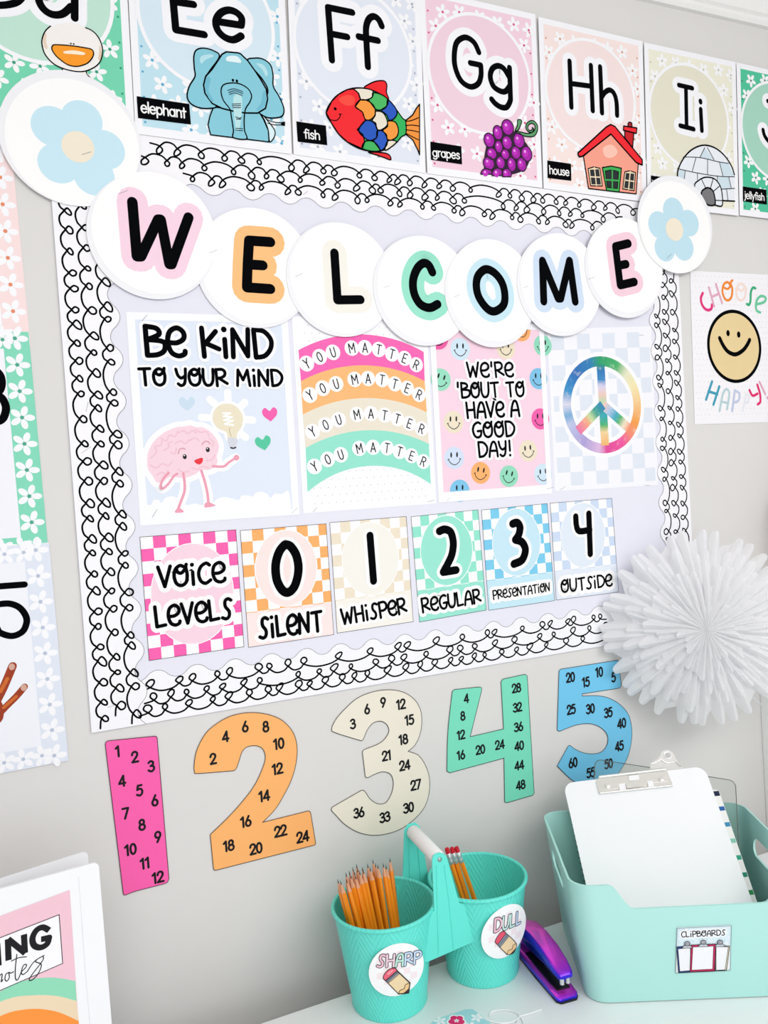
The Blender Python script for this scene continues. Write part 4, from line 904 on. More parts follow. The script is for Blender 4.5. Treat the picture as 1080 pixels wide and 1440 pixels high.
k = c.ink(5); k.at(0, 800, 4.8); k.pen([-150, 128, 165, 105], 46, BLACK, 1, False); k.pen([-150, 128, -165, 300], 46, BLACK, 1, False); k.pen([-165, 300, -90, 255, 0, 237, 75, 236, 140, 268, 180, 335, 165, 405, 125, 440, 70, 452, 0, 430, -20, 400], 46, BLACK, 1); k.build('figure', c.root)
k = c.ink(5); k.at(0, 800, 4.8); sk = M('#9c3a1d', 0.5, 0.2, 0, 0.25, 120)
fing = [([85, 655, 50, 740, 10, 830, -60, 960], 56), ([165, 795, 110, 860, 30, 940, -80, 1060], 46), ([-40, 620, -60, 760, -100, 950], 58), ([-200, 640, -170, 800, -140, 950], 56), ([-330, 900, -260, 960, -170, 1050], 58)]
for f, w in fing: k.pen(f, w, sk, 1)
k.fill([-20, 870, 20, 920, 20, 1010, -40, 1080, -70, 1160, -80, 1230, -180, 1230, -200, 1120, -220, 1020, -160, 930, -80, 880], sk, 1)
for f, w in fing[:2]: k.pen([f[2], f[3], f[4] - 5, f[5] - 5], w * 0.45, M('#cc6a2b', 0.5, 0.2, 0, 0.2, 150), 2)
for x, y in ((80, 660), (160, 800), (-42, 632), (-200, 650)): k.dot(x, y, 20, '#d3a796', 3, 24)
k.build('hand_picture', c.root)

# ------------------------------------------------------------------ skip counting numbers
def skip(label, at, outline, col, nums, hp, sharp=True, wide=1.0):
    pl = wall_plane(0.0009); k = Ink(pl, 0.0004); k.at(*at); pts = cr_spline(k.Q(outline), True, 7)
    pp = []
    for p in pts:
        if not pp or math.hypot(p[0] - pp[-1][0], p[1] - pp[-1][1]) > 1e-6: pp.append(p)
    xs = [p[0] for p in pp]; zs = [p[1] for p in pp]
    root = thing('counting_number', label, 'wall number', ((min(xs) + max(xs)) / 2, -0.0009, min(zs)), 'skip counting numbers below the board')
    sheet('cutout', root, pl, pp, 0, 0.0004, M(col, 0.4, 0.3, 0, 0.012, 90))
    k.stroke(pp, 0.0009, '#34302f', 1, True); k.build('outline', root)
    for t, x, y in nums: k = Ink(pl, 0.0004 + LAY * 2); k.at(*at); num(k, t, x, y, hp, 0.215, 1, '#101014', wide * 1.06); k.build('small_figure', root)
skip('bright pink cut-out number 1 filled with small figures 1 to 12', (130, 1030, 5), [90, 85, 90, 85, 95, 68, 112, 58, 112, 58, 435, 26, 435, 26, 450, 30, 455, 42, 455, 42, 538, 1028, 538, 1028, 528, 1052, 528, 1052, 500, 1064, 400, 1090, 300, 1116, 232, 1142, 232, 1142, 220, 1140, 216, 1128, 216, 1128], '#fb5fae', [('1', 178, 132), ('2', 298, 172), ('3', 412, 237), ('4', 208, 340), ('5', 330, 407), ('6', 438, 477), ('7', 233, 568), ('8', 348, 648), ('9', 460, 733), ('10', 268, 822), ('11', 370, 918), ('12', 460, 1018)], 72)
skip('orange cut-out number 2 filled with small figures counting by twos', (260, 990, 5), [70, 488, 70, 488, 64, 440, 82, 330, 140, 215, 220, 140, 330, 82, 460, 60, 590, 75, 690, 120, 760, 200, 788, 300, 780, 420, 745, 540, 690, 650, 630, 745, 545, 832, 545, 832, 865, 752, 865, 752, 878, 756, 884, 768, 884, 768, 918, 975, 918, 975, 915, 988, 900, 994, 900, 994, 218, 1168, 218, 1168, 206, 1166, 200, 1152, 200, 1152, 178, 918, 178, 918, 300, 800, 400, 690, 490, 570, 550, 440, 565, 370, 550, 320, 520, 298, 480, 292, 430, 305, 400, 340, 380, 400, 362, 450, 345, 468, 345, 468, 140, 485], '#fdb56d', [('2', 198, 385), ('4', 285, 228), ('6', 423, 158), ('8', 568, 158), ('10', 660, 278), ('12', 650, 455), ('14', 557, 645), ('16', 428, 825), ('18', 308, 995), ('20', 500, 1015), ('22', 672, 892), ('24', 828, 932)], 70)
skip('beige cut-out number 3 filled with small figures counting by threes', (450, 960, 5), [82, 325, 110, 260, 170, 190, 260, 110, 370, 65, 480, 50, 580, 65, 660, 115, 705, 190, 715, 280, 700, 370, 665, 440, 618, 482, 618, 482, 690, 510, 740, 580, 768, 670, 765, 780, 730, 880, 650, 970, 540, 1040, 400, 1072, 280, 1055, 180, 1000, 110, 930, 80, 895, 88, 873, 88, 873, 290, 757, 290, 757, 312, 762, 350, 815, 390, 845, 430, 853, 470, 835, 505, 770, 515, 700, 500, 650, 470, 630, 430, 627, 380, 645, 335, 667, 318, 660, 318, 660, 298, 490, 298, 490, 312, 470, 400, 435, 450, 400, 480, 355, 482, 320, 460, 285, 420, 270, 370, 285, 330, 335, 305, 395, 290, 408, 290, 408, 110, 352], '#ece5d5', [('3', 230, 290), ('6', 330, 185), ('9', 443, 138), ('12', 568, 152), ('15', 627, 262), ('18', 585, 398), ('21', 468, 512), ('24', 595, 580), ('27', 672, 718), ('30', 622, 878), ('33', 455, 945), ('36', 273, 913)], 64)
skip('mint green cut-out number 4 filled with small figures counting by fours', (610, 930, 5), [130, 210, 130, 210, 145, 198, 145, 198, 318, 180, 318, 180, 334, 186, 336, 203, 336, 203, 255, 530, 255, 530, 490, 475, 490, 475, 472, 145, 472, 145, 484, 125, 484, 125, 640, 91, 640, 91, 656, 102, 656, 102, 705, 925, 705, 925, 695, 941, 695, 941, 515, 993, 515, 993, 498, 988, 498, 988, 493, 680, 493, 680, 112, 783, 112, 783, 94, 772, 94, 772, 92, 740, 100, 480], '#7cdfc0', [('4', 228, 260), ('8', 203, 383), ('12', 190, 517), ('16', 190, 658), ('20', 327, 620), ('24', 463, 585), ('28', 580, 187), ('32', 587, 323), ('36', 595, 460), ('40', 600, 593), ('44', 600, 730), ('48', 610, 868)], 58)
skip('sky blue cut-out number 5 filled with small figures counting by fives', (760, 900, 5), [130, 218, 130, 218, 142, 205, 142, 205, 540, 142, 540, 142, 548, 150, 548, 150, 568, 320, 568, 320, 555, 338, 555, 338, 292, 378, 292, 378, 293, 394, 293, 394, 400, 392, 480, 408, 560, 455, 620, 530, 642, 640, 632, 750, 600, 850, 540, 945, 470, 1000, 370, 1020, 280, 1010, 210, 975, 117, 885, 117, 885, 195, 745, 195, 745, 206, 740, 206, 740, 240, 765, 300, 792, 370, 800, 430, 785, 468, 735, 470, 670, 430, 620, 370, 592, 310, 588, 240, 600, 132, 642, 132, 642, 117, 632, 117, 632], '#74c9f0', [('20', 210, 262), ('15', 318, 295), ('10', 412, 225), ('5', 512, 262), ('25', 215, 488), ('30', 350, 483), ('35', 475, 510), ('40', 570, 585), ('45', 553, 745), ('50', 478, 870), ('55', 352, 932), ('60', 228, 862)], 62, True, 0.92)

# ------------------------------------------------------------------ CHOOSE HAPPY poster
pl = wall_plane(0.0010); TLh, BLh = Vector(pl.px(970.4, 380.7)), Vector(pl.px(977, 596.8)); TRh = Vector(pl.px(1080, 386.2)); ex = (TRh - TLh).normalized() * 0.2159; exb = (Vector(pl.px(1080, 593.8)) - BLh).normalized() * 0.2159
c = Card('poster', 'dotted white poster with an oval smiling face and CHOOSE HAPPY! in coloured letters', 'poster', [tuple(TLh), tuple(TLh + ex), tuple(BLh + exb), tuple(BLh)], 0.0006, None, '#f4f2f6')
k = c.ink()
for j in range(26):
    for i in range(22):
        u = 0.03 + 0.94 * (i + 0.5 * (j % 2)) / 21
        if u < 0.97: k.disc(c.uv(u, 0.06 + 0.91 * j / 25), 0.0006, ('#8d8d96', '#d39ab0', '#9ab4d0')[(i + j) % 3], 1, 6)
k.build('dot_pattern', c.root)
k = c.ink(1); k.at(864, 380, 5); fc = k.q(844, 536)
k.disc(fc, 0.0640, '#e7cf9c', 1, 64); k.stroke(ell(fc[0], fc[1], 0.0640, 0.0640, 72), 0.0062, BLACK, 2, True)
k.dot(797, 443, 14, BLACK, 3, 19); k.dot(872, 453, 14, BLACK, 3, 19)
k.pen([738, 478, 765, 533, 800, 575, 850, 592, 900, 565, 930, 528, 949, 490], 26, BLACK, 3)
k.build('smiling_face', c.root)
k = c.ink(1); k.at(864, 380, 5)
for f, w, col, sm, cl in (([620, 162, 607, 195, 612, 235, 632, 268, 658, 281, 680, 270, 685, 243], 18, '#e2327e', True, False), ([663, 122, 700, 255], 15, '#e0a9bf', False, False), ([712, 98, 755, 230], 15, '#e0a9bf', False, False), ([682, 188, 735, 165], 15, '#e0a9bf', False, False), ([815, 110, 795, 85, 768, 100, 758, 150, 775, 200, 800, 212, 822, 185, 827, 130, 815, 90, 828, 72], 15, '#f0882f', True, False), ([765, 120, 795, 132, 818, 108], 14, '#f0882f', True, False), ([915, 115, 893, 95, 868, 110, 855, 155, 868, 200, 893, 212, 915, 190, 923, 135], 15, '#f3dcd3', True, True), ([862, 130, 893, 145, 915, 118], 13, '#f3dcd3', True, False), ([990, 128, 972, 124, 958, 155, 955, 215, 945, 243, 930, 238], 16, '#35ab78', True, False), ([995, 240, 1050, 225, 1062, 195, 1032, 182, 1003, 205, 993, 250, 1000, 285, 1023, 297], 16, '#6cc79e', True, False),
                          ([685, 783, 643, 910], 17, '#3e9db8', False, False), ([736, 818, 695, 945], 17, '#3e9db8', False, False), ([660, 852, 722, 872], 17, '#3e9db8', False, False), ([738, 990, 763, 865, 788, 838, 806, 868, 790, 978], 15, '#b7d0d6', True, False), ([752, 925, 800, 935], 14, '#b7d0d6', False, False), ([845, 845, 827, 990], 16, '#bfc8e2', False, False), ([845, 846, 876, 868, 872, 915, 835, 932], 15, '#bfc8e2', True, False), ([925, 868, 900, 990], 14, '#e6e7ef', False, False), ([925, 868, 945, 888, 937, 925, 912, 935], 13, '#e6e7ef', True, False), ([948, 843, 970, 882, 1005, 868], 16, '#e0276f', True, False), ([1003, 805, 1022, 870, 1024, 925, 1006, 943], 16, '#e0276f', True, False), ([1018, 785, 1060, 872], 14, '#e0a9bf', False, False)):
    k.pen(f, w, col, 2, sm, cl)
k.dot(1076, 897, 10, '#e0a9bf', 2)
k.build('lettering', c.root)

# ------------------------------------------------------------------ desk and cabinet
ZD = 0.75
t = thing('desk', 'white desk against the wall carrying the buckets, bin and binder', 'desk', (0.3, -0.42, 0))
wm = M('#edeff0', 0.35, 0.4, 0, 0.01, 20)
mb = MB(); mb.box((-0.75, -0.80, ZD - 0.028), (1.19, -0.0825, ZD), wm, 0.002); mb.build('desk_top', t)
for x in (-0.72, 1.13):
    mb = MB(); mb.box((x, -0.76, 0), (x + 0.03, -0.10, ZD - 0.0281), wm, 0.001); mb.build('side_panel', t)
mb = MB(); mb.box((-0.689, -0.12, 0.25), (1.129, -0.102, ZD - 0.0281), wm, 0.001); mb.build('back_panel', t)

cm = M('#fafaf8', 0.45, 0.3, 0, 0.01, 20)
t = thing('cabinet', 'white cabinet standing against the wall at the far right', 'cabinet', (1.5, -0.17, 0))
mb = MB(); mb.box((1.224, -0.34, 0.0), (1.80, -0.0205, 1.1985), cm, 0.001); mb.build('carcass', t)
mb = MB(); mb.box((1.208, -0.36, 1.199), (1.82, -0.0005, 1.213), cm, 0.003); mb.build('cabinet_top', t)
mb = MB(); mb.box((1.216, -0.0200, 0.0), (1.80, -0.0006, 1.1985), cm, 0.001); mb.box((1.219, -0.066, 0.0), (1.2239, -0.0202, 1.1985), cm, 0.001); mb.build('back_stile', t)
t = thing('wooden_box', 'brown wooden box on top of the white cabinet at the right edge', 'box', (1.40, -0.06, 1.2131))
wd = M('#6d4a30', 0.5, 0.3, 0, 0.25, 25)
mb = MB()
for z in (0.0, 0.049, 0.098): mb.box((1.262, -0.105, 1.2131 + z), (1.55, -0.012, 1.2131 + z + 0.046), wd, 0.002)
mb.build('box_slats', t)

# ------------------------------------------------------------------ binder
t = thing('ring_binder', 'white ring binder with a rainbow cover sheet standing at the left of the desk', 'binder', (-0.10, -0.14, ZD))
bm_ = M('#f1f2f5', 0.3, 0.4, 0, 0.006, 30)
TZ = 1.04
def slab(name, cr, d, w, th, mat, r=0.006):
    cr = Vector(cr); d = Vector((d[0], d[1], 0)).normalized(); n = Vector((-d.y, d.x, 0))
    if n.y > 0: n = -n
    out = rrect(0, 0, w, TZ - ZD - 0.0005, r)
    mb = MB(); mb.prism(out, lambda a, b, h: Vector((cr.x, cr.y, ZD + 0.0005)) - d * a + Vector((0, 0, b)) + n * h, -th, 0, mat); return mb.build(name, t, False)
fd = (0.0990, 0.0100); bd_ = (0.090, 0.022)
front_ = slab('front_cover', (0.0330, -0.1540, 0), fd, 0.272, 0.003, bm_); slab('back_cover', (0.0235, -0.1180, 0), bd_, 0.262, 0.003, bm_)
fr = Vector((fd[0], fd[1], 0)).normalized(); fl = Vector((0.033, -0.154, 0)) - fr * 0.272; bl = Vector((0.0235, -0.118, 0)) - Vector((bd_[0], bd_[1], 0)).normalized() * 0.262
mb = MB(); mb.box((min(fl.x, bl.x) - 0.002, fl.y + 0.0005, ZD + 0.001), (min(fl.x, bl.x) + 0.0008, bl.y - 0.0035, TZ - 0.001), bm_, 0.0006); mb.build('spine', t)
mb = MB(); mb.box((-0.215, -0.1470, ZD + 0.012), (-0.002, -0.1400, TZ - 0.022), M('#f6f6f6', 0.7, 0.1, 0, 0.02, 300)); mb.build('paper_stack', t, False)
FP = Plane((0.0330, -0.1540, ZD + 0.0005), fr, (0, 0, 1))
k = Ink(FP, 0.0003); k.at(0, 1180, 5)
k.fill([-480, 718, 0, 540, 490, 358, 560, 1420, 560, 1700, -480, 1700], '#eec3d1', 1, False)
X = [(-700, 1500), (-700, 1240)]
up_ = k.Q([-500, 1350, -200, 1165, 0, 1070, 110, 1015, 210, 985, 330, 972, 430, 978, 530, 997]); mi1 = k.Q([-500, 1420, -200, 1235, 0, 1143, 80, 1115, 150, 1102, 300, 1095, 420, 1105, 538, 1137]); mi2 = k.Q([-450, 1520, -200, 1330, 0, 1243, 100, 1208, 230, 1192, 330, 1198, 430, 1222, 553, 1278]); lo = k.Q([-450, 1700, -200, 1700, 0, 1700, 100, 1700, 200, 1700, 300, 1700, 400, 1700, 572, 1700])
su, s1, s2 = cr_spline(up_), cr_spline(mi1), cr_spline(mi2)
k.poly(su + s1[::-1], '#8fd8b7', 2); k.poly(s1 + s2[::-1], '#e9d5b5', 2); k.poly(s2 + lo[::-1], '#f89440', 2)
k.build('cover_sheet', front_)
k = Ink(FP, 0.0003 + LAY * 3); k.at(0, 1180, 5)
k.fill([-420, 856, 0, 692, 415, 530, 440, 872, 0, 1062, -420, 1243], '#f4f4f8', 1, False); k.pen([-420, 856, 0, 692, 415, 530, 440, 872, 0, 1062, -420, 1243], 6, '#1a1a20', 2, False)
for f in ([-20, 735, -10, 890], [55, 700, 60, 850], [55, 700, 178, 800], [168, 668, 175, 800]): k.pen(f, 42, '#15151b', 3, False, False, False)
k.pen([345, 640, 300, 618, 255, 640, 228, 695, 240, 745, 285, 760, 330, 735, 345, 690, 345, 690, 288, 703], 42, '#15151b', 3, True, False, False)
for f in ([-60, 1010, -30, 960, -20, 1000, 0, 955, 15, 950, 8, 1000, 20, 985], [60, 935, 40, 950, 35, 985, 50, 995, 65, 970, 62, 935, 75, 940, 95, 930], [118, 808, 108, 900, 108, 975, 125, 985, 150, 930], [80, 855, 130, 832, 185, 825], [150, 930, 180, 900, 185, 880, 165, 885, 150, 930, 160, 950, 190, 930], [190, 930, 230, 870, 265, 840, 310, 815], [265, 840, 250, 860, 290, 880, 270, 940, 230, 985, 205, 988, 225, 950, 300, 850, 300, 820]): k.pen(f, 7, '#1a1a20', 4)
k.build('title_lettering', front_)
k = Ink(FP, 0.0002); k.at(0, 1180, 5); k.pen([552, 262, 600, 930, 632, 1300], 2, '#cfd1d8', 1, False); k.build('pocket_edge', front_)

# ------------------------------------------------------------------ pencil caddy: two buckets with one handle
def teal(name, bump):
    m = bpy.data.materials.new(name); m.use_nodes = True; nt = m.node_tree; b = nt.nodes['Principled BSDF']
    b.inputs['Base Color'].default_value = rgb('#62e3d4'); b.inputs['Roughness'].default_value = 0.32; b.inputs['Specular IOR Level'].default_value = 0.45
    if bump:
        def nd(t, op=None, v=None):
            n = nt.nodes.new(t)
            if op: n.operation = op
            if v is not None: n.inputs[1].default_value = v
            return n
        tc = nd('ShaderNodeTexCoord'); sp = nd('ShaderNodeSeparateXYZ'); nt.links.new(tc.outputs['Object'], sp.inputs[0])
        at2 = nd('ShaderNodeMath', 'ARCTAN2'); nt.links.new(sp.outputs[1], at2.inputs[0]); nt.links.new(sp.outputs[0], at2.inputs[1])
        m1 = nd('ShaderNodeMath', 'MULTIPLY', 10 / (2 * PI)); nt.links.new(at2.outputs[0], m1.inputs[0])
        pp = nd('ShaderNodeMath', 'PINGPONG', 0.5); nt.links.new(m1.outputs[0], pp.inputs[0])
        m2 = nd('ShaderNodeMath', 'MULTIPLY', 0.075); nt.links.new(pp.outputs[0], m2.inputs[0])
        ad = nd('ShaderNodeMath', 'ADD'); nt.links.new(m2.outputs[0], ad.inputs[0]); nt.links.new(sp.outputs[2], ad.inputs[1])
        m3 = nd('ShaderNodeMath', 'MULTIPLY', 2 * PI / 0.022); nt.links.new(ad.outputs[0], m3.inputs[0])
        sn = nd('ShaderNodeMath', 'SINE'); nt.links.new(m3.outputs[0], sn.inputs[0])
        pw = nd('ShaderNodeMath', 'POWER', 6.0); nt.links.new(sn.outputs[0], pw.inputs[0])
        bp = nt.nodes.new('ShaderNodeBump'); bp.inputs['Strength'].default_value = 0.35; bp.inputs['Distance'].default_value = 0.0015
        nt.links.new(pw.outputs[0], bp.inputs['Height']); nt.links.new(bp.outputs[0], b.inputs['Normal'])
    return m
TEAL, TEALP = teal('teal_chevron_metal', True), teal('teal_metal', False)
HB, RB, RT = 0.130, 0.050, 0.0665
PL_, PR_ = Vector((0.3830, -0.1190, ZD)), Vector((0.5260, -0.1210, ZD))
t = thing('pencil_caddy', 'teal metal caddy of two joined buckets with a white handle on the desk', 'pencil holder', ((PL_ + PR_) / 2))
def rz(z): return RB + (RT - RB) * z / HB
def bucket(ctr):
    mb = MB(); prof = [(0.0005, 0.004), (RB - 0.003, 0.004), (RB - 0.0012, 0.007), (RT - 0.0012, HB - 0.002)]
    rim = [(RT + 0.0012 + 0.0026 * math.cos(a), HB + 0.0026 * math.sin(a)) for a in [PI + 0.3 - 2 * PI * 0.86 * i / 12 for i in range(13)]]
    prof += rim + [(RT, HB - 0.006), (RB + 0.0002, 0.006), (RB + 0.001, 0.003), (RB, 0.0003), (RB - 0.003, 0.0003), (RB - 0.003, 0.002), (0.0005, 0.002)]
    vs = bpy.data.objects.new('bucket', bpy.data.meshes.new('bucket')); bpy.data.objects.remove(vs)
    mb.lathe(prof, TEAL, (0, 0, 0), 72)
    bmesh.ops.remove_doubles(mb.bm, verts=mb.bm.verts, dist=1e-6)
    o = mb.build('bucket', None, True, 50); o.parent = t; o.location = ctr - t.location; return o
b1, b2 = bucket(PL_), bucket(PR_)
GX = 0.4525
def bracket(name, y, out, side):
    pl = Plane((0, y, 0), (1, 0, 0), (0, 0, 1)); pts = [pl.px(*p) for p in out]
    mb = MB(); mb.prism(pts, lambda a, b, h: Vector((a, y - h, b)), 0, 0.0016, TEALP)
    return mb, pl
yf = -0.166
f5 = lambda L: [(450 + L[i] / 5, 1150 + L[i + 1] / 5) for i in range(0, len(L), 2)]
out = f5([785, 290, 795, 262, 815, 248, 840, 242, 865, 248, 885, 268, 895, 300, 975, 595, 1095, 620, 1120, 850, 1000, 900, 900, 945, 750, 1010, 700, 1000, 700, 860, 785, 660, 800, 650])
mb, pl = bracket('front_bracket', yf, out, 1)
for f in ([815, 330, 830, 960], [870, 330, 905, 590, 935, 920]):
    mb.tube([pl.w(*pl.px(450 + f[i] / 5, 1150 + f[i + 1] / 5), 0.0016) for i in range(0, len(f), 2)], 0.0011, TEALP, 8)
fbr = mb.build('front_bracket', t, True, 30)
gz = pl.px(450 + 838 / 5, 1150 + 290 / 5)[1]; gx = pl.px(450 + 838 / 5, 1150 + 290 / 5)[0]
yb = -0.072
gb = Plane((0, yb, 0), (1, 0, 0), (0, 0, 1)).px(580, 1172.5)
mb = MB()
w2 = [(gb[0] - 0.012, gz + 0.004), (gb[0] - 0.006, gz + 0.011), (gb[0] + 0.006, gz + 0.011), (gb[0] + 0.012, gz + 0.004), (gb[0] + 0.020, ZD + 0.125), (gb[0] + 0.030, ZD + 0.12), (gb[0] + 0.03, ZD + 0.065), (gb[0] - 0.03, ZD + 0.065), (gb[0] - 0.03, ZD + 0.12), (gb[0] - 0.020, ZD + 0.125)]
mb.prism(w2, lambda a, b, h: Vector((a, yb + h, b)), 0, 0.0016, TEALP)
for dx in (-0.006, 0.006): mb.tube([(gb[0] + dx, yb - 0.0003, gz - 0.005), (gb[0] + dx * 1.7, yb - 0.0003, ZD + 0.08)], 0.0011, TEALP, 8)
mb.build('back_bracket', t, True, 30)
mb = MB(); a, b = Vector((gx, yf + 0.0006, gz)), Vector((gb[0], yb - 0.0006, gz)); d = (b - a).normalized()
mb.tube([a, a + d * 0.0005, a + d * 0.003, b - d * 0.003, b - d * 0.0005, b], 0.01, M('#f2f2f1', 0.4, 0.35, 0, 0.01), 28, rads=[0.006, 0.0085, 0.0098, 0.0098, 0.0085, 0.006]); mb.build('grip', t, True, 60)
mb = MB(); mb.tube([a - d * 0.0036, a - d * 0.0032, a - d * 0.0022, a], 0.0032, M('#9fb5ae', 0.3, 0.5, 0.8, 0), 14, rads=[0.0012, 0.0026, 0.0034, 0.0034]); mb.build('bolt', t).parent = fbr
# stickers
class PotPlane:
    """a paper sticker bent round the bucket, a little flatter than the bucket itself"""
    def __init__(s, ctr, x, y, R=0.16):
        s.c = ctr; s.R = R; s.th = 0.0; tt = 0.7; v = ray(x, y)
        while tt < 1.4:
            p = CAM + v * tt - ctr
            if 0 <= p.z <= HB and math.hypot(p.x, p.y) <= rz(p.z): break
            tt += 0.0003
        s.th = math.atan2(p.x, -p.y)
    def w(s, a, b, h=0.0):
        th = s.th + a / s.R; o = Vector((math.sin(s.th), -math.cos(s.th), 0)) * (rz(b) + 0.0004 - s.R); r = s.R + h
        return s.c + o + Vector((r * math.sin(th), -r * math.cos(th), b))
    def px(s, x, y):
        v = ray(x, y); tt = 0.7
        while tt < 1.5:
            p = CAM + v * tt - s.c; o = Vector((math.sin(s.th), -math.cos(s.th), 0)) * (rz(p.z) + 0.0004 - s.R); d = p - o
            if math.hypot(d.x, d.y) <= s.R: break
            tt += 0.0004
        th = math.atan2(d.x, -d.y) - s.th
        th = (th + PI) % (2 * PI) - PI
        return (th * s.R, p.z)
def sticker(ctr, word, px, py, rad, at, texts, pen_pts, cols):
    P = PotPlane(ctr, px, py); k = Ink(P, 0.0008)
    c = P.px(px, py)
    mb = MB(); nr, na = 8, 48; vs = [P.w(c[0], c[1], 0.0007)]; fs = []
    for i in range(1, nr + 1):
        for j in range(na): a = 2 * PI * j / na; vs.append(P.w(c[0] + rad * i / nr * math.cos(a), c[1] + rad * i / nr * math.sin(a), 0.0007))
    for j in range(na): vs.append(P.w(c[0] + rad * math.cos(2 * PI * j / na), c[1] + rad * math.sin(2 * PI * j / na), 0.0002))
    for j in range(na):
        fs.append((0, 1 + j, 1 + (j + 1) % na))
        for i in range(nr): fs.append((1 + i * na + j, 1 + (i + 1) * na + j, 1 + (i + 1) * na + (j + 1) % na, 1 + i * na + (j + 1) % na))
    mb.faces(vs, fs, ink_m('#fbfbfc')); st = mb.build('round_sticker', t)
    s_ = rad / 4.2
    for i in range(-4, 4):
        for j in range(-4, 4):
            if (i + j) % 2 == 0 and max(math.hypot((i + di) * s_, (j + dj) * s_) for di in (0, 1) for dj in (0, 1)) < rad * 0.97: k.face([(c[0] + (i + di) * s_, c[1] + (j + dj) * s_) for di, dj in ((0, 0), (1, 0), (1, 1), (0, 1))], '#f9eaee', 1)
    o = k.build('check_pattern', None, P.w, (c[0] - rad, c[0] + rad, 0.004)); o.parent = st
    o.location = -t.location
    k = Ink(P, 0.0008 + LAY * 2); k.at(*at)
    for (txt, x1, y1, x2, y2, h) in texts:
        L, R = k.q(x1, y1), k.q(x2, y2); tp = k.q(x1, y1 - h); hh = math.hypot(tp[0] - L[0], tp[1] - L[1])
        write(k, txt, L, R, hh, [(hh * 0.11, '#24232c', 1)], HANDO, 0.15)
        runs, tw = glyph_runs(txt, HANDO); L = Vector(L); R = Vector(R); exx = (R - L) / tw; dd = (R - L).normalized(); ey = Vector((-dd.y, dd.x)) * hh / 100
        for kk, pts in runs:
            ci = min(len(cols) - 1, max(0, int(pts[0][0] / tw * len(cols)))); k.stroke([tuple(L + exx * p[0] + ey * p[1]) for p in pts], hh * 0.15, cols[ci], 2)
    for f, col, ly, w in pen_pts:
        if w: k.pen(f, w, col, ly, len(f) > 8)
        else: k.fill(f, col, ly, False)
    o = k.build('sticker_drawing', None, P.w, (c[0] - rad, c[0] + rad, 0.004)); o.parent = st; o.location = -t.location
HANDO = dict(G); HANDO['A'] = (60, (('s', 8, 0, 12, 60, 22, 92, 34, 98, 46, 92, 52, 60, 54, 0), ('l', 12, 42, 52, 42)))
DK = '#2a2328'
sticker(PL_, 'SHARP', 558.5, 1363.5, 0.0362, (500, 1310, 9.818), [('SHARP', 280, 482, 895, 424, 165)],
        [([380, 640, 390, 590, 440, 530, 500, 497, 550, 500, 572, 535, 412, 668], '#ee6a80', 3, 0), ([430, 575, 500, 520, 520, 530, 450, 590], '#f7a9b4', 4, 0), ([412, 668, 572, 535, 600, 565, 440, 700], '#8f9aa8', 3, 0), ([440, 700, 600, 565, 745, 700, 690, 720, 670, 770, 620, 800, 590, 850], '#f3d9ae', 3, 0), ([590, 850, 610, 805, 665, 780, 685, 725, 745, 700, 735, 765, 680, 835], '#f6cb92', 3, 0), ([660, 840, 740, 765, 728, 838], '#4a3438', 4, 0),
         ([380, 640, 390, 590, 440, 530, 500, 497, 550, 500, 572, 535], DK, 6, 11), ([572, 535, 412, 668], DK, 6, 11), ([380, 640, 412, 668, 590, 852], DK, 6, 11), ([572, 535, 745, 700, 728, 838, 590, 852], DK, 6, 11), ([425, 684, 585, 550], DK, 6, 9), ([445, 704, 605, 570], DK, 6, 9), ([590, 850, 610, 805, 665, 780, 685, 725, 745, 700], DK, 6, 9)], ['#f0c0d0', '#f0d0dc', '#bfe8da', '#c9dcf4', '#c9dcf4'])
sticker(PR_, 'DULL', 711, 1309.5, 0.0375, (660, 1250, 10.8), [('DULL', 355, 655, 775, 520, 200)],
        [([382, 800, 400, 750, 460, 660, 515, 637, 550, 668, 420, 838], '#e8586f', 3, 0), ([420, 838, 550, 668, 590, 710, 455, 880], '#8f9aa8', 3, 0), ([455, 880, 590, 710, 700, 822, 640, 860, 640, 900, 590, 940, 565, 990], '#f3d9ae', 3, 0), ([565, 990, 580, 930, 640, 905, 650, 850, 700, 822, 690, 900, 650, 960, 600, 992], '#f6cb92', 3, 0), ([610, 985, 650, 940, 690, 900, 680, 950, 650, 975], '#4a3438', 4, 0),
         ([382, 800, 400, 750, 460, 660, 515, 637, 550, 668], DK, 6, 11), ([550, 668, 420, 838], DK, 6, 11), ([382, 800, 455, 880, 565, 992], DK, 6, 11), ([550, 668, 700, 822, 685, 925, 645, 975, 565, 992], DK, 6, 11), ([438, 858, 572, 690], DK, 6, 9), ([458, 880, 592, 712], DK, 6, 9), ([565, 990, 580, 930, 640, 905, 650, 850, 700, 822], DK, 6, 9)], ['#f0c0d0', '#c9e0da', '#c4e4dc', '#c9dcf4'])

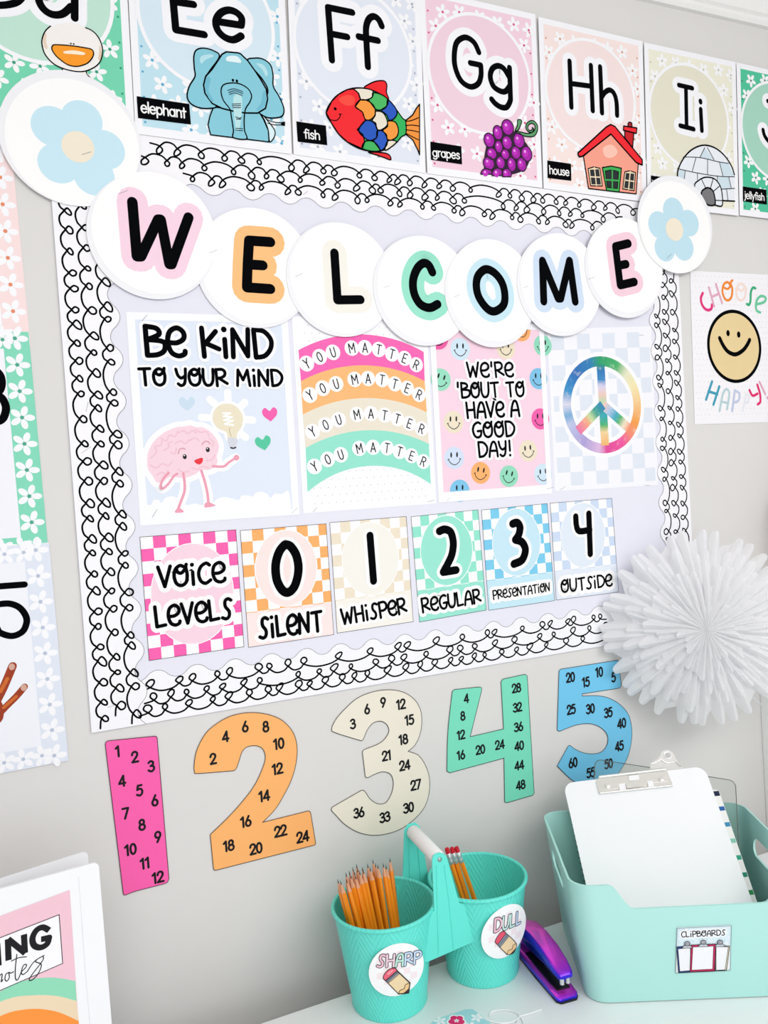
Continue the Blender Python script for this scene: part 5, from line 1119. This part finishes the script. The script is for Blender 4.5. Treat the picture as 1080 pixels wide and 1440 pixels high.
# ------------------------------------------------------------------ pencils
ORG = M('#f08a14', 0.35, 0.4, 0, 0.03, 80); WOODP = M('#d99f7c', 0.6, 0.2, 0, 0.08, 200); LEAD = M('#2a2a2e', 0.4, 0.4, 0, 0); FERR = M('#d9d9dc', 0.3, 0.5, 0.7, 0.2, 700); ERAS = M('#c4202f', 0.6, 0.2, 0, 0.03)
def hexpencil(name, bottom, tip, label, group, sharp=True):
    A, B = Vector(bottom), Vector(tip); d = (B - A); L = d.length; d.normalize()
    rt = thing(name, label, 'pencil', A, group); q = d.to_track_quat('Z', 'Y').to_matrix().to_4x4(); q.translation = A
    R = 0.0035; spin = random.random()
    hx = lambda r, z: [q @ Vector((r * math.cos(spin + PI / 3 * i), r * math.sin(spin + PI / 3 * i), z)) for i in range(6)]
    def loft(nm, secs, mat):
        mb = MB(); vs = []; fs = []
        for r, z in secs: vs += hx(r, z)
        for s_ in range(len(secs) - 1):
            for i in range(6): fs.append((s_ * 6 + i, s_ * 6 + (i + 1) % 6, s_ * 6 + 6 + (i + 1) % 6, s_ * 6 + 6 + i))
        fs.append(tuple(range(6))[::-1]); fs.append(tuple(range((len(secs) - 1) * 6, len(secs) * 6)))
        mb.faces(vs, fs, mat); mb.build(nm, rt, False)
    if sharp:
        loft('shaft', [(R, 0), (R, L - 0.017)], ORG); loft('wood_tip', [(R * 0.985, L - 0.017), (R * 0.27, L - 0.0055)], WOODP); loft('lead', [(R * 0.26, L - 0.0055), (0.00015, L)], LEAD)
    else:
        loft('shaft', [(R, 0), (R, L - 0.024)], ORG)
        mb = MB(); mb.tube([q @ Vector((0, 0, z)) for z in (L - 0.024, L - 0.0235, L - 0.018, L - 0.0165, L - 0.015, L - 0.008, L - 0.0075)], R, FERR, 14, rads=[R * .9, R * 1.02, R * 1.02, R * .94, R * 1.02, R * 1.02, R * .9]); mb.build('ferrule', rt)
        mb = MB(); mb.tube([q @ Vector((0, 0, z)) for z in (L - 0.0085, L - 0.002, L - 0.0005, L)], R, ERAS, 14, rads=[R * .93, R * .93, R * .8, R * .45]); mb.build('eraser', rt)
    return rt
tips = [(122, 430), (141, 440), (180, 385), (184, 428), (204, 372), (228, 346), (255, 324), (212, 398), (246, 402), (276, 372), (296, 345), (262, 352), (333, 322), (350, 345), (370, 290), (405, 328), (443, 318), (490, 280), (302, 362), (238, 372), (388, 318), (462, 330)]
rnd = random.Random(5)
def place(ctr, tx, ty, f, depth, L, name, label, group, sharp):
    """stand a pencil on the bucket's floor so that its tip lies on the ray through the pixel (tx, ty)"""
    bt = ctr + Vector((f, depth, 0.0062)); v = ray(tx, ty); o = CAM - bt
    a = v.dot(v); b_ = 2 * v.dot(o); c_ = o.dot(o) - L * L; D = b_ * b_ - 4 * a * c_
    if D < 0: tt = -b_ / (2 * a)
    else:
        r1, r2 = (-b_ - math.sqrt(D)) / (2 * a), (-b_ + math.sqrt(D)) / (2 * a)
        P1, P2 = CAM + v * r1, CAM + v * r2
        tt = r1 if math.hypot(P1.x - ctr.x, P1.y - ctr.y) < math.hypot(P2.x - ctr.x, P2.y - ctr.y) else r2
    tip = CAM + v * tt
    return hexpencil(name, bt, tip, label, group, sharp), bt, tip
for i, (tx, ty) in enumerate(tips):
    f = (tx - 122) / 370.0
    x0 = -0.030 + 0.050 * f
    g_ = (ty - (430 - 150 * f)) / 60.0
    y0 = max(-0.033, min(0.022, -0.008 - 0.018 * g_ + rnd.uniform(-0.008, 0.008)))
    lb = {0: 'sharp yellow pencil leaning furthest left in the bucket marked SHARP', 17: 'tall sharp yellow pencil furthest right in the bucket marked SHARP'}.get(i, 'sharpened yellow pencil in the middle of the bunch in the bucket marked SHARP')
    place(PL_, 450 + tx / 5, 1150 + ty / 5, x0, y0, 0.172 + 0.004 * rnd.random(), 'pencil', lb, 'sharp pencils in the left bucket', True)
for i, (tx, ty, xx) in enumerate(((890, 212, 0.002), (925, 209, 0.0115), (957, 204, 0.021))):
    place(PR_, 450 + tx / 5, 1150 + ty / 5, xx, (0.004, 0.013, 0.003)[i], 0.172, 'pencil', '%s of the three pencils with red erasers in the bucket marked DULL' % ('leftmost', 'middle one', 'rightmost')[i], 'dull pencils in the right bucket', False)

# ------------------------------------------------------------------ stapler
def irid():
    m = bpy.data.materials.new('iridescent_metal'); m.use_nodes = True; nt = m.node_tree; b = nt.nodes['Principled BSDF']
    b.inputs['Metallic'].default_value = 0.7; b.inputs['Roughness'].default_value = 0.2
    tc = nt.nodes.new('ShaderNodeTexCoord'); sp = nt.nodes.new('ShaderNodeSeparateXYZ'); nt.links.new(tc.outputs['Normal'], sp.inputs[0])
    lw = nt.nodes.new('ShaderNodeMath'); lw.operation = 'ADD'; nt.links.new(sp.outputs[2], lw.inputs[0])
    m2 = nt.nodes.new('ShaderNodeMath'); m2.operation = 'MULTIPLY'; m2.inputs[1].default_value = 0.35; nt.links.new(sp.outputs[1], m2.inputs[0]); nt.links.new(m2.outputs[0], lw.inputs[1])
    r = nt.nodes.new('ShaderNodeValToRGB'); e = r.color_ramp.elements
    e[0].position = 0.0; e[0].color = rgb('#3a2ee0'); e[1].position = 1.0; e[1].color = rgb('#ff55dd')
    x = e.new(0.45); x.color = rgb('#6a30ee'); x = e.new(0.75); x.color = rgb('#d83be6')
    nt.links.new(lw.outputs[0], r.inputs[0]); nt.links.new(r.outputs[0], b.inputs['Base Color'])
    return m
IR = irid(); BKP = M('#17171b', 0.35, 0.4, 0, 0.02)
sf, sb = at_z(800, 1409, ZD), at_z(750, 1351, ZD); sd = sb - sf; sd.z = 0; sd.normalize(); sb = sf + sd * 0.132; sn_ = Vector((-sd.y, sd.x, 0))
if sn_.x < 0: sn_ = -sn_
t = thing('stapler', 'shiny purple and blue iridescent stapler on the desk between buckets and bin', 'stapler', sf + sd * 0.06)
W_ = lambda a, s_, z: sf + sd * a + sn_ * s_ + Vector((0, 0, z))
def body(name, secs, mat, bev=0.25):
    """secs: along, half width, z low, z high"""
    mb = MB(); vs = []; fs = []; n = 12
    for a, hw, z0, z1 in secs:
        cz, hz = (z0 + z1) / 2, (z1 - z0) / 2
        for i in range(n):
            th = 2 * PI * (i + 0.5) / n; c_, s_ = math.cos(th), math.sin(th); e_ = 0.45
            vs.append(W_(a, hw * math.copysign(abs(c_) ** e_, c_), cz + hz * math.copysign(abs(s_) ** e_, s_)))
    for s_ in range(len(secs) - 1):
        for i in range(n): fs.append((s_ * n + i, s_ * n + (i + 1) % n, s_ * n + n + (i + 1) % n, s_ * n + n + i))
    fs.append(tuple(range(n))[::-1]); fs.append(tuple(range((len(secs) - 1) * n, len(secs) * n)))
    mb.faces(vs, fs, mat); return mb.build(name, t, True, 35)
body('base', [(0.000, 0.0120, 0.0005, 0.006), (0.004, 0.0155, 0.0005, 0.009), (0.02, 0.0165, 0.0005, 0.010), (0.06, 0.0165, 0.0005, 0.0105), (0.10, 0.0165, 0.0005, 0.013), (0.130, 0.0150, 0.0005, 0.014)], IR)
body('base_pad', [(-0.0012, 0.0118, 0.0, 0.0028), (0.004, 0.0165, 0.0, 0.003), (0.06, 0.0173, 0.0, 0.003), (0.131, 0.0158, 0.0, 0.003)], BKP)
body('anvil_deck', [(0.012, 0.0095, 0.0095, 0.0113), (0.03, 0.0110, 0.0095, 0.0116), (0.098, 0.0115, 0.010, 0.0140)], BKP)
body('magazine', [(0.008, 0.0075, 0.0225, 0.029), (0.05, 0.0078, 0.022, 0.034), (0.115, 0.0080, 0.0135, 0.034)], M('#2430b8', 0.2, 0.5, 0.9, 0.03, 40))
body('top_arm', [(0.002, 0.0085, 0.030, 0.0345), (0.005, 0.0105, 0.0290, 0.038), (0.02, 0.0125, 0.031, 0.044), (0.045, 0.0135, 0.036, 0.051), (0.075, 0.0140, 0.036, 0.054), (0.105, 0.0140, 0.030, 0.052), (0.126, 0.0125, 0.022, 0.044), (0.1305, 0.0100, 0.020, 0.036)], IR)
mb = MB()
for s_ in (-0.0042, 0.0042): mb.tube([W_(0.0075, s_, 0.0205), W_(0.0075, s_, 0.0305)], 0.003, M('#dadade', 0.3, 0.5, 0.6, 0), 10)
mb.build('driver_plate', t)

# ------------------------------------------------------------------ gift tag
t = thing('gift_tag', 'small teal floral gift tag with a white string at the front edge of the desk', 'tag', at_z(655, 1440, ZD))
TP = Plane((0, 0, ZD + 0.0002), (1, 0, 0), (0, 1, 0))
pts = [TP.px(x, y) for x, y in ((604, 1442), (612, 1434), (655, 1420), (664, 1419.5), (684, 1433), (691, 1441), (700, 1470), (640, 1492), (600, 1460))]
sheet('tag_card', t, TP, pts, 0, 0.0006, '#a9dbe3')
k = Ink(TP, 0.0006); k.at(580, 1390, 5.4)
for x, y in ((490, 225), (440, 290), (210, 250), (560, 330), (330, 400), (250, 380)): flower(k, k.q(x, y), 0.0085, '#f4f6fa', '#cfe6ee', 1)
c_ = k.q(335, 250)
for a in range(5): k.disc((c_[0] + 0.007 * math.cos(a * 1.257 + .4), c_[1] + 0.007 * math.sin(a * 1.257 + .4)), 0.0058, '#fbfbfd', 1, 16)
for a in range(5): k.disc((c_[0] + 0.006 * math.cos(a * 1.257 + .4), c_[1] + 0.006 * math.sin(a * 1.257 + .4)), 0.0046, '#e62f70', 3, 16)
flower(k, c_, 0.0035, '#ffffff', '#39343a', 4); k.build('floral_print', t)
mb = MB(); SP = Plane((0, 0, ZD + 0.0012), (1, 0, 0), (0, 1, 0)); sm = M('#eef0f2', 0.6, 0.2, 0, 0.03, 300)
def string(f): mb.tube([SP.w(*p, 0.0002 * (i % 2)) for i, p in enumerate(cr_spline([SP.px(580 + x / 5.4, 1390 + y / 5.4) for x, y in pairs(f)]))], 0.0009, sm, 8)
string([490, 195, 560, 235, 620, 255, 700, 265, 770, 250, 810, 215, 790, 185, 720, 165, 650, 165, 600, 180, 585, 210]); string([815, 212, 880, 195, 930, 178, 980, 162]); string([815, 212, 835, 240, 845, 275, 850, 300]); string([815, 215, 800, 245, 785, 290])
mb.build('string', t)

# ------------------------------------------------------------------ bin with clipboards
O_ = Vector((0.621, -0.266, ZD)); EX = Vector((0.902, -0.432, 0)).normalized(); EY = Vector((0.432, 0.902, 0)).normalized()
BW = lambda a, b, z: O_ + EX * a + EY * b + Vector((0, 0, z))
MINT = M('#b2e5de', 0.38, 0.4, 0, 0.008, 30)
HB2 = 0.165
t = thing('storage_bin', 'mint plastic bin with a low front and a label reading CLiPBOARDS', 'bin', BW(0.115, 0.10, 0))
def rim_h(a, b):
    """rim height at bin coordinates: the front lip dips between its corners, the sides sag a little"""
    if b < 0.06:
        x0, x1 = 0.012, 0.040; x2, x3 = 0.205, 0.233
        h = HB2 - 0.001
        if x0 < a < x3:
            u = 1.0 if x1 <= a <= x2 else ((a - x0) / (x1 - x0) if a < x1 else (x3 - a) / (x3 - x2)); u = u * u * (3 - 2 * u); h -= 0.034 * u
        return h
    return HB2
mb = MB(); NL = 15
def ring_at(tz):
    e = 0.017 * tz
    return rrect(-0.020 - e, 0.0 - e, 0.250 + e, 0.196 + e * 0.9, 0.026, 8)
base = ring_at(0.0)
def dense(P):
    out = []
    for i in range(len(P)):
        a, b = Vector(P[i]), Vector(P[(i + 1) % len(P)]); n = max(1, int((b - a).length / 0.0045))
        out += [(i, (i + 1) % len(P), k_ / n) for k_ in range(n)]
    return out
DN = dense(base); NP = len(DN); vs = []; fs = []
top = ring_at(1.0)
for l in range(NL + 1):
    for i, j, f in DN:
        def pt(tt):
            R_ = ring_at(tt); return Vector(R_[i]).lerp(Vector(R_[j]), f)
        h = rim_h(*pt(0.9)); z = 0.0012 + (h - 0.0012) * l / NL
        if l == 0: p = pt(0.0)
        else: p = pt(z / HB2)
        vs.append(BW(p.x, p.y, z))
for l in range(NL):
    for i in range(NP): fs.append((l * NP + i, l * NP + (i + 1) % NP, (l + 1) * NP + (i + 1) % NP, (l + 1) * NP + i))
fs.append(tuple(range(NP))[::-1])
mb.faces(vs, fs, MINT)
bin_o = mb.build('bin_body', t, True, 50)
so = bin_o.modifiers.new('thickness', 'SOLIDIFY'); so.thickness = 0.0028; so.offset = -1
cut = MB()
for side in (0, 1):
    out = [(0.072 + x, 0.112 + y) for x, y in rrect(0, 0, 0.082, 0.026, 0.0128)]
    a0, a1 = (-0.06, 0.0) if side == 0 else (0.23, 0.29)
    cut.prism(out, lambda b, z, h: BW(h, b, z), a0, a1, MINT)
cut_o = cut.build('handle_cutter', None, False)
bo = bin_o.modifiers.new('handles', 'BOOLEAN'); bo.object = cut_o; bo.operation = 'DIFFERENCE'; bo.solver = 'EXACT'
bpy.context.view_layer.update()
dg = bpy.context.evaluated_depsgraph_get(); nm_ = bpy.data.meshes.new_from_object(bin_o.evaluated_get(dg))
bin_o.modifiers.clear(); bin_o.data = nm_; nm_.name = 'bin_body'
bpy.data.objects.remove(cut_o); shade(bin_o, 40)
# label
sl = 0.017 / HB2
uy = (Vector((0, 0, 1)) - EY * sl).normalized()
LP = Plane(BW(0, -0.0003, 0), EX, uy)
qd = [LP.px(920 + x / 7.714, 1270 + y / 7.714) for x, y in ((245, 265), (832, 236), (820, 722), (228, 752))]
mb_ = sheet('label', t, LP, qd[::-1], 0, 0.0004, '#eef1f4'); mb_.name = 'bin_label'
k = Ink(LP, 0.0004); k.at(920, 1270, 7.714)
k.fill([245, 265, 832, 236, 826, 460, 240, 470], '#d9eaf2', 1, False)
rnd = random.Random(3)
for i in range(110):
    x, y = rnd.uniform(255, 815), rnd.uniform(275, 455); k.dot(x, y, rnd.uniform(5, 9), '#f4f7fa' if i % 2 else '#b9d9e6', 2, None, 8)
wpx(k, 'CLiPBOARDS', 288, 368, 772, 345, 62, 16, G, 0.16, 4, '#1d1d24', '#f3f5f8', 3)
for f, col, in_ in (([240, 470, 400, 460, 400, 742, 262, 750], '#2c4a8a', [255, 492, 390, 475, 390, 725, 275, 735]), ([660, 455, 815, 462, 780, 725, 660, 728], '#e9dfbd', [668, 465, 800, 470, 765, 718, 668, 722])):
    k.fill(f, col, 5, False, 7, '#23232b', 6); k.fill(in_, '#f1f1f5', 7, False, 5, '#23232b', 8)
k.fill([395, 450, 665, 438, 652, 730, 385, 740], '#c22d5f', 9, False, 8, '#3a1424', 10); k.fill([415, 470, 640, 458, 630, 708, 402, 720], '#f3f3f7', 11, False, 6, '#7c1d3d', 12)
for x, y in ((355, 440), (530, 425), (710, 425)): k.fill([x - 60, y + 40, x - 35, y + 15, x, y + 5, x + 35, y + 15, x + 60, y + 38], '#c9ced6', 13, False, 6, '#23232b', 14); k.dot(x, y - 8, 26, '#c9ced6', 15, 24, 18, 8, '#23232b'); k.dot(x, y - 8, 10, '#f1f1f4', 17, 9, 14, 6, '#23232b')
k.pen([245, 265, 832, 236, 820, 722, 228, 752], 4, '#4a5560', 18, False, True)
k.build('label_print', mb_)

# clipboards and notebook leaning in the bin
def leaning(b0, b1, ztop, a_off=0.0, roll=0.0, zb=0.006):
    up = (EY * (b1 - b0) + Vector((0, 0, ztop - zb))).normalized(); pl = Plane(BW(a_off, b0, zb), EX, up); 
    if roll:
        c_, s_ = math.cos(roll), math.sin(roll); pl = Plane(BW(a_off, b0, zb), EX * c_ + up * s_, up * c_ - EX * s_)
    return pl
CH = M('#efede9', 0.25, 0.5, 0.6, 0.02)
UPc = Vector((0.263, 0.651, 0.712)).normalized(); EXc = Vector((0.892, -0.445, 0.076)); EXc = (EXc - UPc * EXc.dot(UPc)).normalized()
TL3 = CAM + ray(792, 1102.5) * 1.2343
p1 = Plane(TL3 - UPc * 0.281, EXc, UPc)
TLc, TRc = p1.px(792, 1102.5), p1.px(990, 1078.5); Lc = p1.px(826, 1246); Rc = p1.px(1059, 1268)
x0c, x1c = TLc[0], TRc[0]; ytc = (TLc[1] + TRc[1]) / 2
t = thing('clipboard', 'white clipboard with a low flat metal clip standing at the front of the bin', 'clipboard', p1.w((x0c + x1c) / 2, 0.0, 0), 'clipboards in the bin')
def cbquad(pl, tl, tr, bl, r):
    ex = (Vector(tr) - Vector(tl)); w = ex.length; ex.normalize(); ey = Vector((-ex.y, ex.x)); h = tl[1] - bl
    return [tuple(Vector(tl) + ex * a + ey * (b - h)) for a, b in rrect(0, 0, w, h, r)]
sheet('board', t, p1, cbquad(p1, TLc, TRc, 0.0, 0.015), 0, 0.0026, M('#f4f5f8', 0.35, 0.35, 0, 0.006, 40))
def clipq(x, y): return p1.px(820 + x / 7.714, 1050 + y / 7.714)
mb = MB(); h0 = 0.0026
fn = lambda a, b, h: p1.w(a, b, h)
plate = [clipq(x, y) for x, y in ((165, 345), (880, 262), (905, 268), (970, 430), (960, 440), (190, 525), (172, 520), (140, 400))]
mb.prism(plate, fn, h0, h0 + 0.0022, CH); cplate = mb.build('clip_plate', t, False)
mb = MB(); inner = [clipq(x, y) for x, y in ((195, 375), (875, 292), (915, 385), (215, 490))]
mb.prism(inner, fn, h0 + 0.0022, h0 + 0.0030, CH)
mb.tube([fn(*clipq(170, 350), h0 + 0.004), fn(*clipq(885, 265), h0 + 0.004)], 0.0022, CH, 10)
mb.tube([fn(*clipq(180, 520), h0 + 0.003), fn(*clipq(968, 436), h0 + 0.003)], 0.0016, CH, 10); mb.build('clip_bar', t, True, 40).parent = cplate
mb = MB(); lev = [clipq(x, y) for x, y in ((455, 425), (520, 408), (640, 395), (680, 405), (685, 440), (640, 452), (470, 475))]
mb.prism(lev, fn, h0 + 0.003, h0 + 0.0055, CH)
for f in ((380, 425, 450, 415, 465, 485, 395, 492), (690, 392, 745, 385, 765, 455, 705, 462), (490, 335, 600, 325, 605, 375, 495, 388)): mb.prism([clipq(f[i], f[i + 1]) for i in range(0, 8, 2)], fn, h0 + 0.003, h0 + 0.0042, M('#f4f4f6', 0.35, 0.4, 0, 0))
mb.build('clip_lever', t, False).parent = cplate
for x, y in ((262, 440), (843, 372)):
    mb = MB(); c_ = clipq(x, y)
    mb.tube([fn(*c_, h0 + 0.003), fn(*c_, h0 + 0.0045), fn(*c_, h0 + 0.0052), fn(*c_, h0 + 0.0052)], 0.004, CH, 16, rads=[0.0042, 0.0040, 0.0030, 0.0014]); mb.build('rivet', t).parent = cplate
# striped spiral notebook
p2 = Plane(p1.o - p1.n * 0.0065, EXc, UPc)
TRn, BRn = p2.px(1010.5, 1110), p2.px(1054, 1237)
_u = (p2.ux * (TRn[0] - BRn[0]) + p2.uy * (TRn[1] - BRn[1])).normalized(); _e = _u.cross(p2.n); _e = _e if _e.dot(EXc) > 0 else -_e
p2 = Plane(p2.w(*TRn) - _u * 0.244, _e, _u); TRn, BRn = p2.px(1010.5, 1110), p2.px(1054, 1237)
xr = TRn[0]; wn = 0.222; yt = TRn[1]
for _a in (xr, xr - wn):
    for _b in (0.0, yt): _p = p2.w(_a, _b) - O_
t = thing('spiral_notebook', 'striped spiral notebook with a black coil tucked behind the white clipboard', 'notebook', p2.w(xr - wn / 2, 0.0, 0))
sheet('page_block', t, p2, [(xr - wn, 0.003), (xr - 0.001, 0.003), (xr - 0.001, yt - 0.001), (xr - wn, yt - 0.001)], -0.006, -0.0004, M('#e9e6e0', 0.7, 0.1, 0, 0.02, 300))
sheet('cover', t, p2, [(xr - wn, 0.002)] + [(xr - 0.004, 0.002), (xr, 0.006), (xr, yt - 0.004), (xr - 0.004, yt), (xr - wn, yt)], -0.0004, 0, '#f0f0ee')
k = Ink(p2, 0.0); cols = ['#1d2545', '#2a66a8', '#3a8fb8', '#86c9b4', '#2fa385', '#1f8a6d', '#1d8a4b', '#6cb34b', '#c9d04a', '#f0b43c', '#e07a2c', '#d9472c']
step = 0.0235
for i, col in enumerate(cols):
    y1 = yt - 0.0022 - i * step; y0 = y1 - (0.0062 if i else 0.0075)
    if y0 > 0.004: k.face([(xr - wn + 0.012, y0), (xr - 0.0006, y0), (xr - 0.0006, y1), (xr - wn + 0.012, y1)], col, 1)
k.build('stripes', t)
mb = MB(); cp = []
for i in range(420):
    a = i / 420 * 2 * PI * 28; cp.append(p2.w(xr - wn + 0.0025 + 0.0055 * math.cos(a), 0.008 + (yt - 0.016) * i / 420, -0.003 + 0.0055 * math.sin(a)))
mb.tube(cp, 0.0008, M('#16161a', 0.4, 0.4, 0, 0), 6); mb.build('coil', t)
# clear clipboard
p3 = Plane(p1.o - p1.n * 0.0190, EXc, UPc)
Ca, Cb, Cc = p3.px(837, 1068), p3.px(1034, 1098.5), p3.px(1041, 1128)
def clear():
    m = bpy.data.materials.new('clear_acrylic'); m.use_nodes = True; nt = m.node_tree; b = nt.nodes['Principled BSDF']
    b.inputs['Base Color'].default_value = rgb('#eef2ef'); b.inputs['Roughness'].default_value = 0.05; b.inputs['IOR'].default_value = 1.45; b.inputs['Transmission Weight'].default_value = 1.0
    return m
t = thing('clipboard', 'clear acrylic clipboard with a tall silver bulldog clip at the back of the bin', 'clipboard', p3.w((Ca[0] + Cb[0]) / 2, 0.01, 0), 'clipboards in the bin')
ex = (Vector(Cb) - Vector(Ca)); wC = ex.length; ex.normalize(); ey = Vector((-ex.y, ex.x)); hC = 0.20
ol = [tuple(Vector(Ca) + ex * a + ey * (b - hC)) for a, b in rrect(0, 0, wC, hC, 0.010)]
sheet('acrylic_board', t, p3, ol, 0, 0.0022, clear())
mb = MB(); P3 = [p3.w(*p, 0.0011) for p in ol]; mb.tube(P3, 0.0007, M('#7d817d', 0.3, 0.4, 0, 0.02), 6, True); mb.build('board_edge', t)
f6 = lambda *L: [p3.px(820 + L[i] / 7.714, 1050 + L[i + 1] / 7.714) for i in range(0, len(L), 2)]
f3 = lambda a, b, h: p3.w(a, b, h)
mb = MB(); shp = f6(725, 265, 725, 195, 745, 180, 800, 150, 835, 110, 850, 70, 880, 50, 925, 48, 960, 65, 985, 100, 1000, 140, 1030, 185, 1065, 225, 1090, 260, 1090, 330, 725, 330)
hole = f6(*[v for p in ell(912, 108, 38, 32, 16) for v in p])
MET = M('#f1f0ee', 0.25, 0.6, 0.35, 0.02)
for l in (0.0022, 0.0040):
    for tr in tessellate_polygon([[Vector((p[0], p[1], 0)) for p in shp], [Vector((p[0], p[1], 0)) for p in hole]]):
        al = shp + hole; mb.faces([f3(*al[i], l) for i in tr], [(0, 1, 2)], MET)
for lp in (shp, hole):
    n = len(lp); mb.faces([f3(*p, 0.0022) for p in lp] + [f3(*p, 0.0040) for p in lp], [(i, (i + 1) % n, n + (i + 1) % n, n + i) for i in range(n)], MET)
mb.build('bulldog_clip', t, False)
mb = MB()
mb.tube([f3(*p, 0.0046) for p in f6(735, 205, 800, 175, 840, 152, 880, 180, 920, 192, 960, 182, 990, 172, 1030, 205, 1060, 232)], 0.0012, CH, 8); mb.tube([f3(*p, 0.004) for p in ell(p3.px(938, 1064)[0], p3.px(938, 1064)[1], 0.0052, 0.0052, 20)], 0.0014, MET, 8, True); mb.build('clip_bead', t)

# ------------------------------------------------------------------ paper rosette
RC = at_y(988, 884, -0.092); 
t = thing('paper_rosette', 'large white pleated tissue paper rosette hanging right of the board', 'paper decoration', Vector((RC.x, RC.y, RC.z - 0.16)))
nrm = (CAM - RC); nrm.z *= 0.3; nrm.normalize(); nrm = (nrm * 0.55 + Vector((0, -1, 0)) * 0.45).normalized()
ru = Vector((0, 0, 1)).cross(nrm).normalized(); rv = nrm.cross(ru).normalized()
TIS = M('#fdfdfe', 0.8, 0.1, 0, 0.004, 40)
nt = TIS.node_tree; b_ = nt.nodes['Principled BSDF']; b_.inputs['Subsurface Weight'].default_value = 0.0; b_.inputs['Subsurface Radius'].default_value = (0.01, 0.01, 0.01); b_.inputs['Subsurface Scale'].default_value = 0.5
tl_ = nt.nodes.new('ShaderNodeBsdfTranslucent'); tl_.inputs[0].default_value = rgb('#fbfbfd'); ms_ = nt.nodes.new('ShaderNodeMixShader'); ms_.inputs[0].default_value = 0.55
nt.links.new(b_.outputs[0], ms_.inputs[1]); nt.links.new(tl_.outputs[0], ms_.inputs[2]); nt.links.new(ms_.outputs[0], nt.nodes['Material Output'].inputs[0])
rnd = random.Random(11)
def rosette_layer(name, R, r0, dep0, dep1, n, amp, twist, jit, lo_):
    """a pleated ring: n points, from radius r0 (height dep0) to R (height dep1)"""
    mb = MB(); vs = []; fs = []; K = 6; sub = 8; NN = n * sub
    lob = [rnd.uniform(1 - jit, 1 + jit * 0.6) for _ in range(n)]; bend = [rnd.uniform(-1, 1) for _ in range(n)]; lift = [rnd.uniform(-1, 1) for _ in range(n)]
    for k_ in range(K + 1):
        s_ = k_ / K
        for i in range(NN):
            li, ph = divmod(i, sub); ph = ph / sub
            tri = 1 - abs(2 * ph - 1); crest = tri
            edge = lo_ + (1 - lo_) * math.sin(min(1.0, 1.35 * crest) * PI / 2) ** 1.2
            rr = r0 + (R * lob[li] * (1 - s_ * s_ * (1 - edge)) - r0) * s_
            th = 2 * PI * (i / NN) + twist + bend[li] * 0.07 * s_ * s_
            dz = dep0 + (dep1 - dep0) * s_ ** 1.6 + amp * (crest - 0.5) * min(1, s_ * 1.4 + 0.12) + lift[li] * 0.005 * s_ ** 3
            vs.append(RC + (ru * math.cos(th) + rv * math.sin(th)) * rr + nrm * dz)
    for k_ in range(K):
        for i in range(NN): fs.append((k_ * NN + i, k_ * NN + (i + 1) % NN, (k_ + 1) * NN + (i + 1) % NN, (k_ + 1) * NN + i))
    mb.faces(vs, fs, TIS); mb.build(name, t, True, 18)
rosette_layer('pleated_layer', 0.164, 0.006, 0.009, -0.010, 37, 0.0085, 0.05, 0.02, 0.85)
rosette_layer('pleated_layer', 0.134, 0.006, 0.013, -0.002, 37, 0.0075, 0.13, 0.08, 0.87)
rosette_layer('pleated_layer', 0.106, 0.005, 0.016, 0.005, 33, 0.0065, 0.02, 0.14, 0.88)
rosette_layer('pleated_layer', 0.078, 0.004, 0.019, 0.011, 30, 0.0055, 0.07, 0.18, 0.88)
rosette_layer('pleated_layer', 0.048, 0.0, 0.020, 0.016, 24, 0.0045, 0.2, 0.22, 0.88)
mb = MB()
for i in range(3): mb.tube([at_y(1043 + i * 1.5, 967 + i, -0.055), at_y(1058 + i, 980 + i * 2, -0.035), at_y(1073 - i * 3, 993 - i, -0.03)], 0.0009, M('#e4e4e6', 0.5, 0.3, 0, 0.02), 6)
mb.build('tie_string', t)
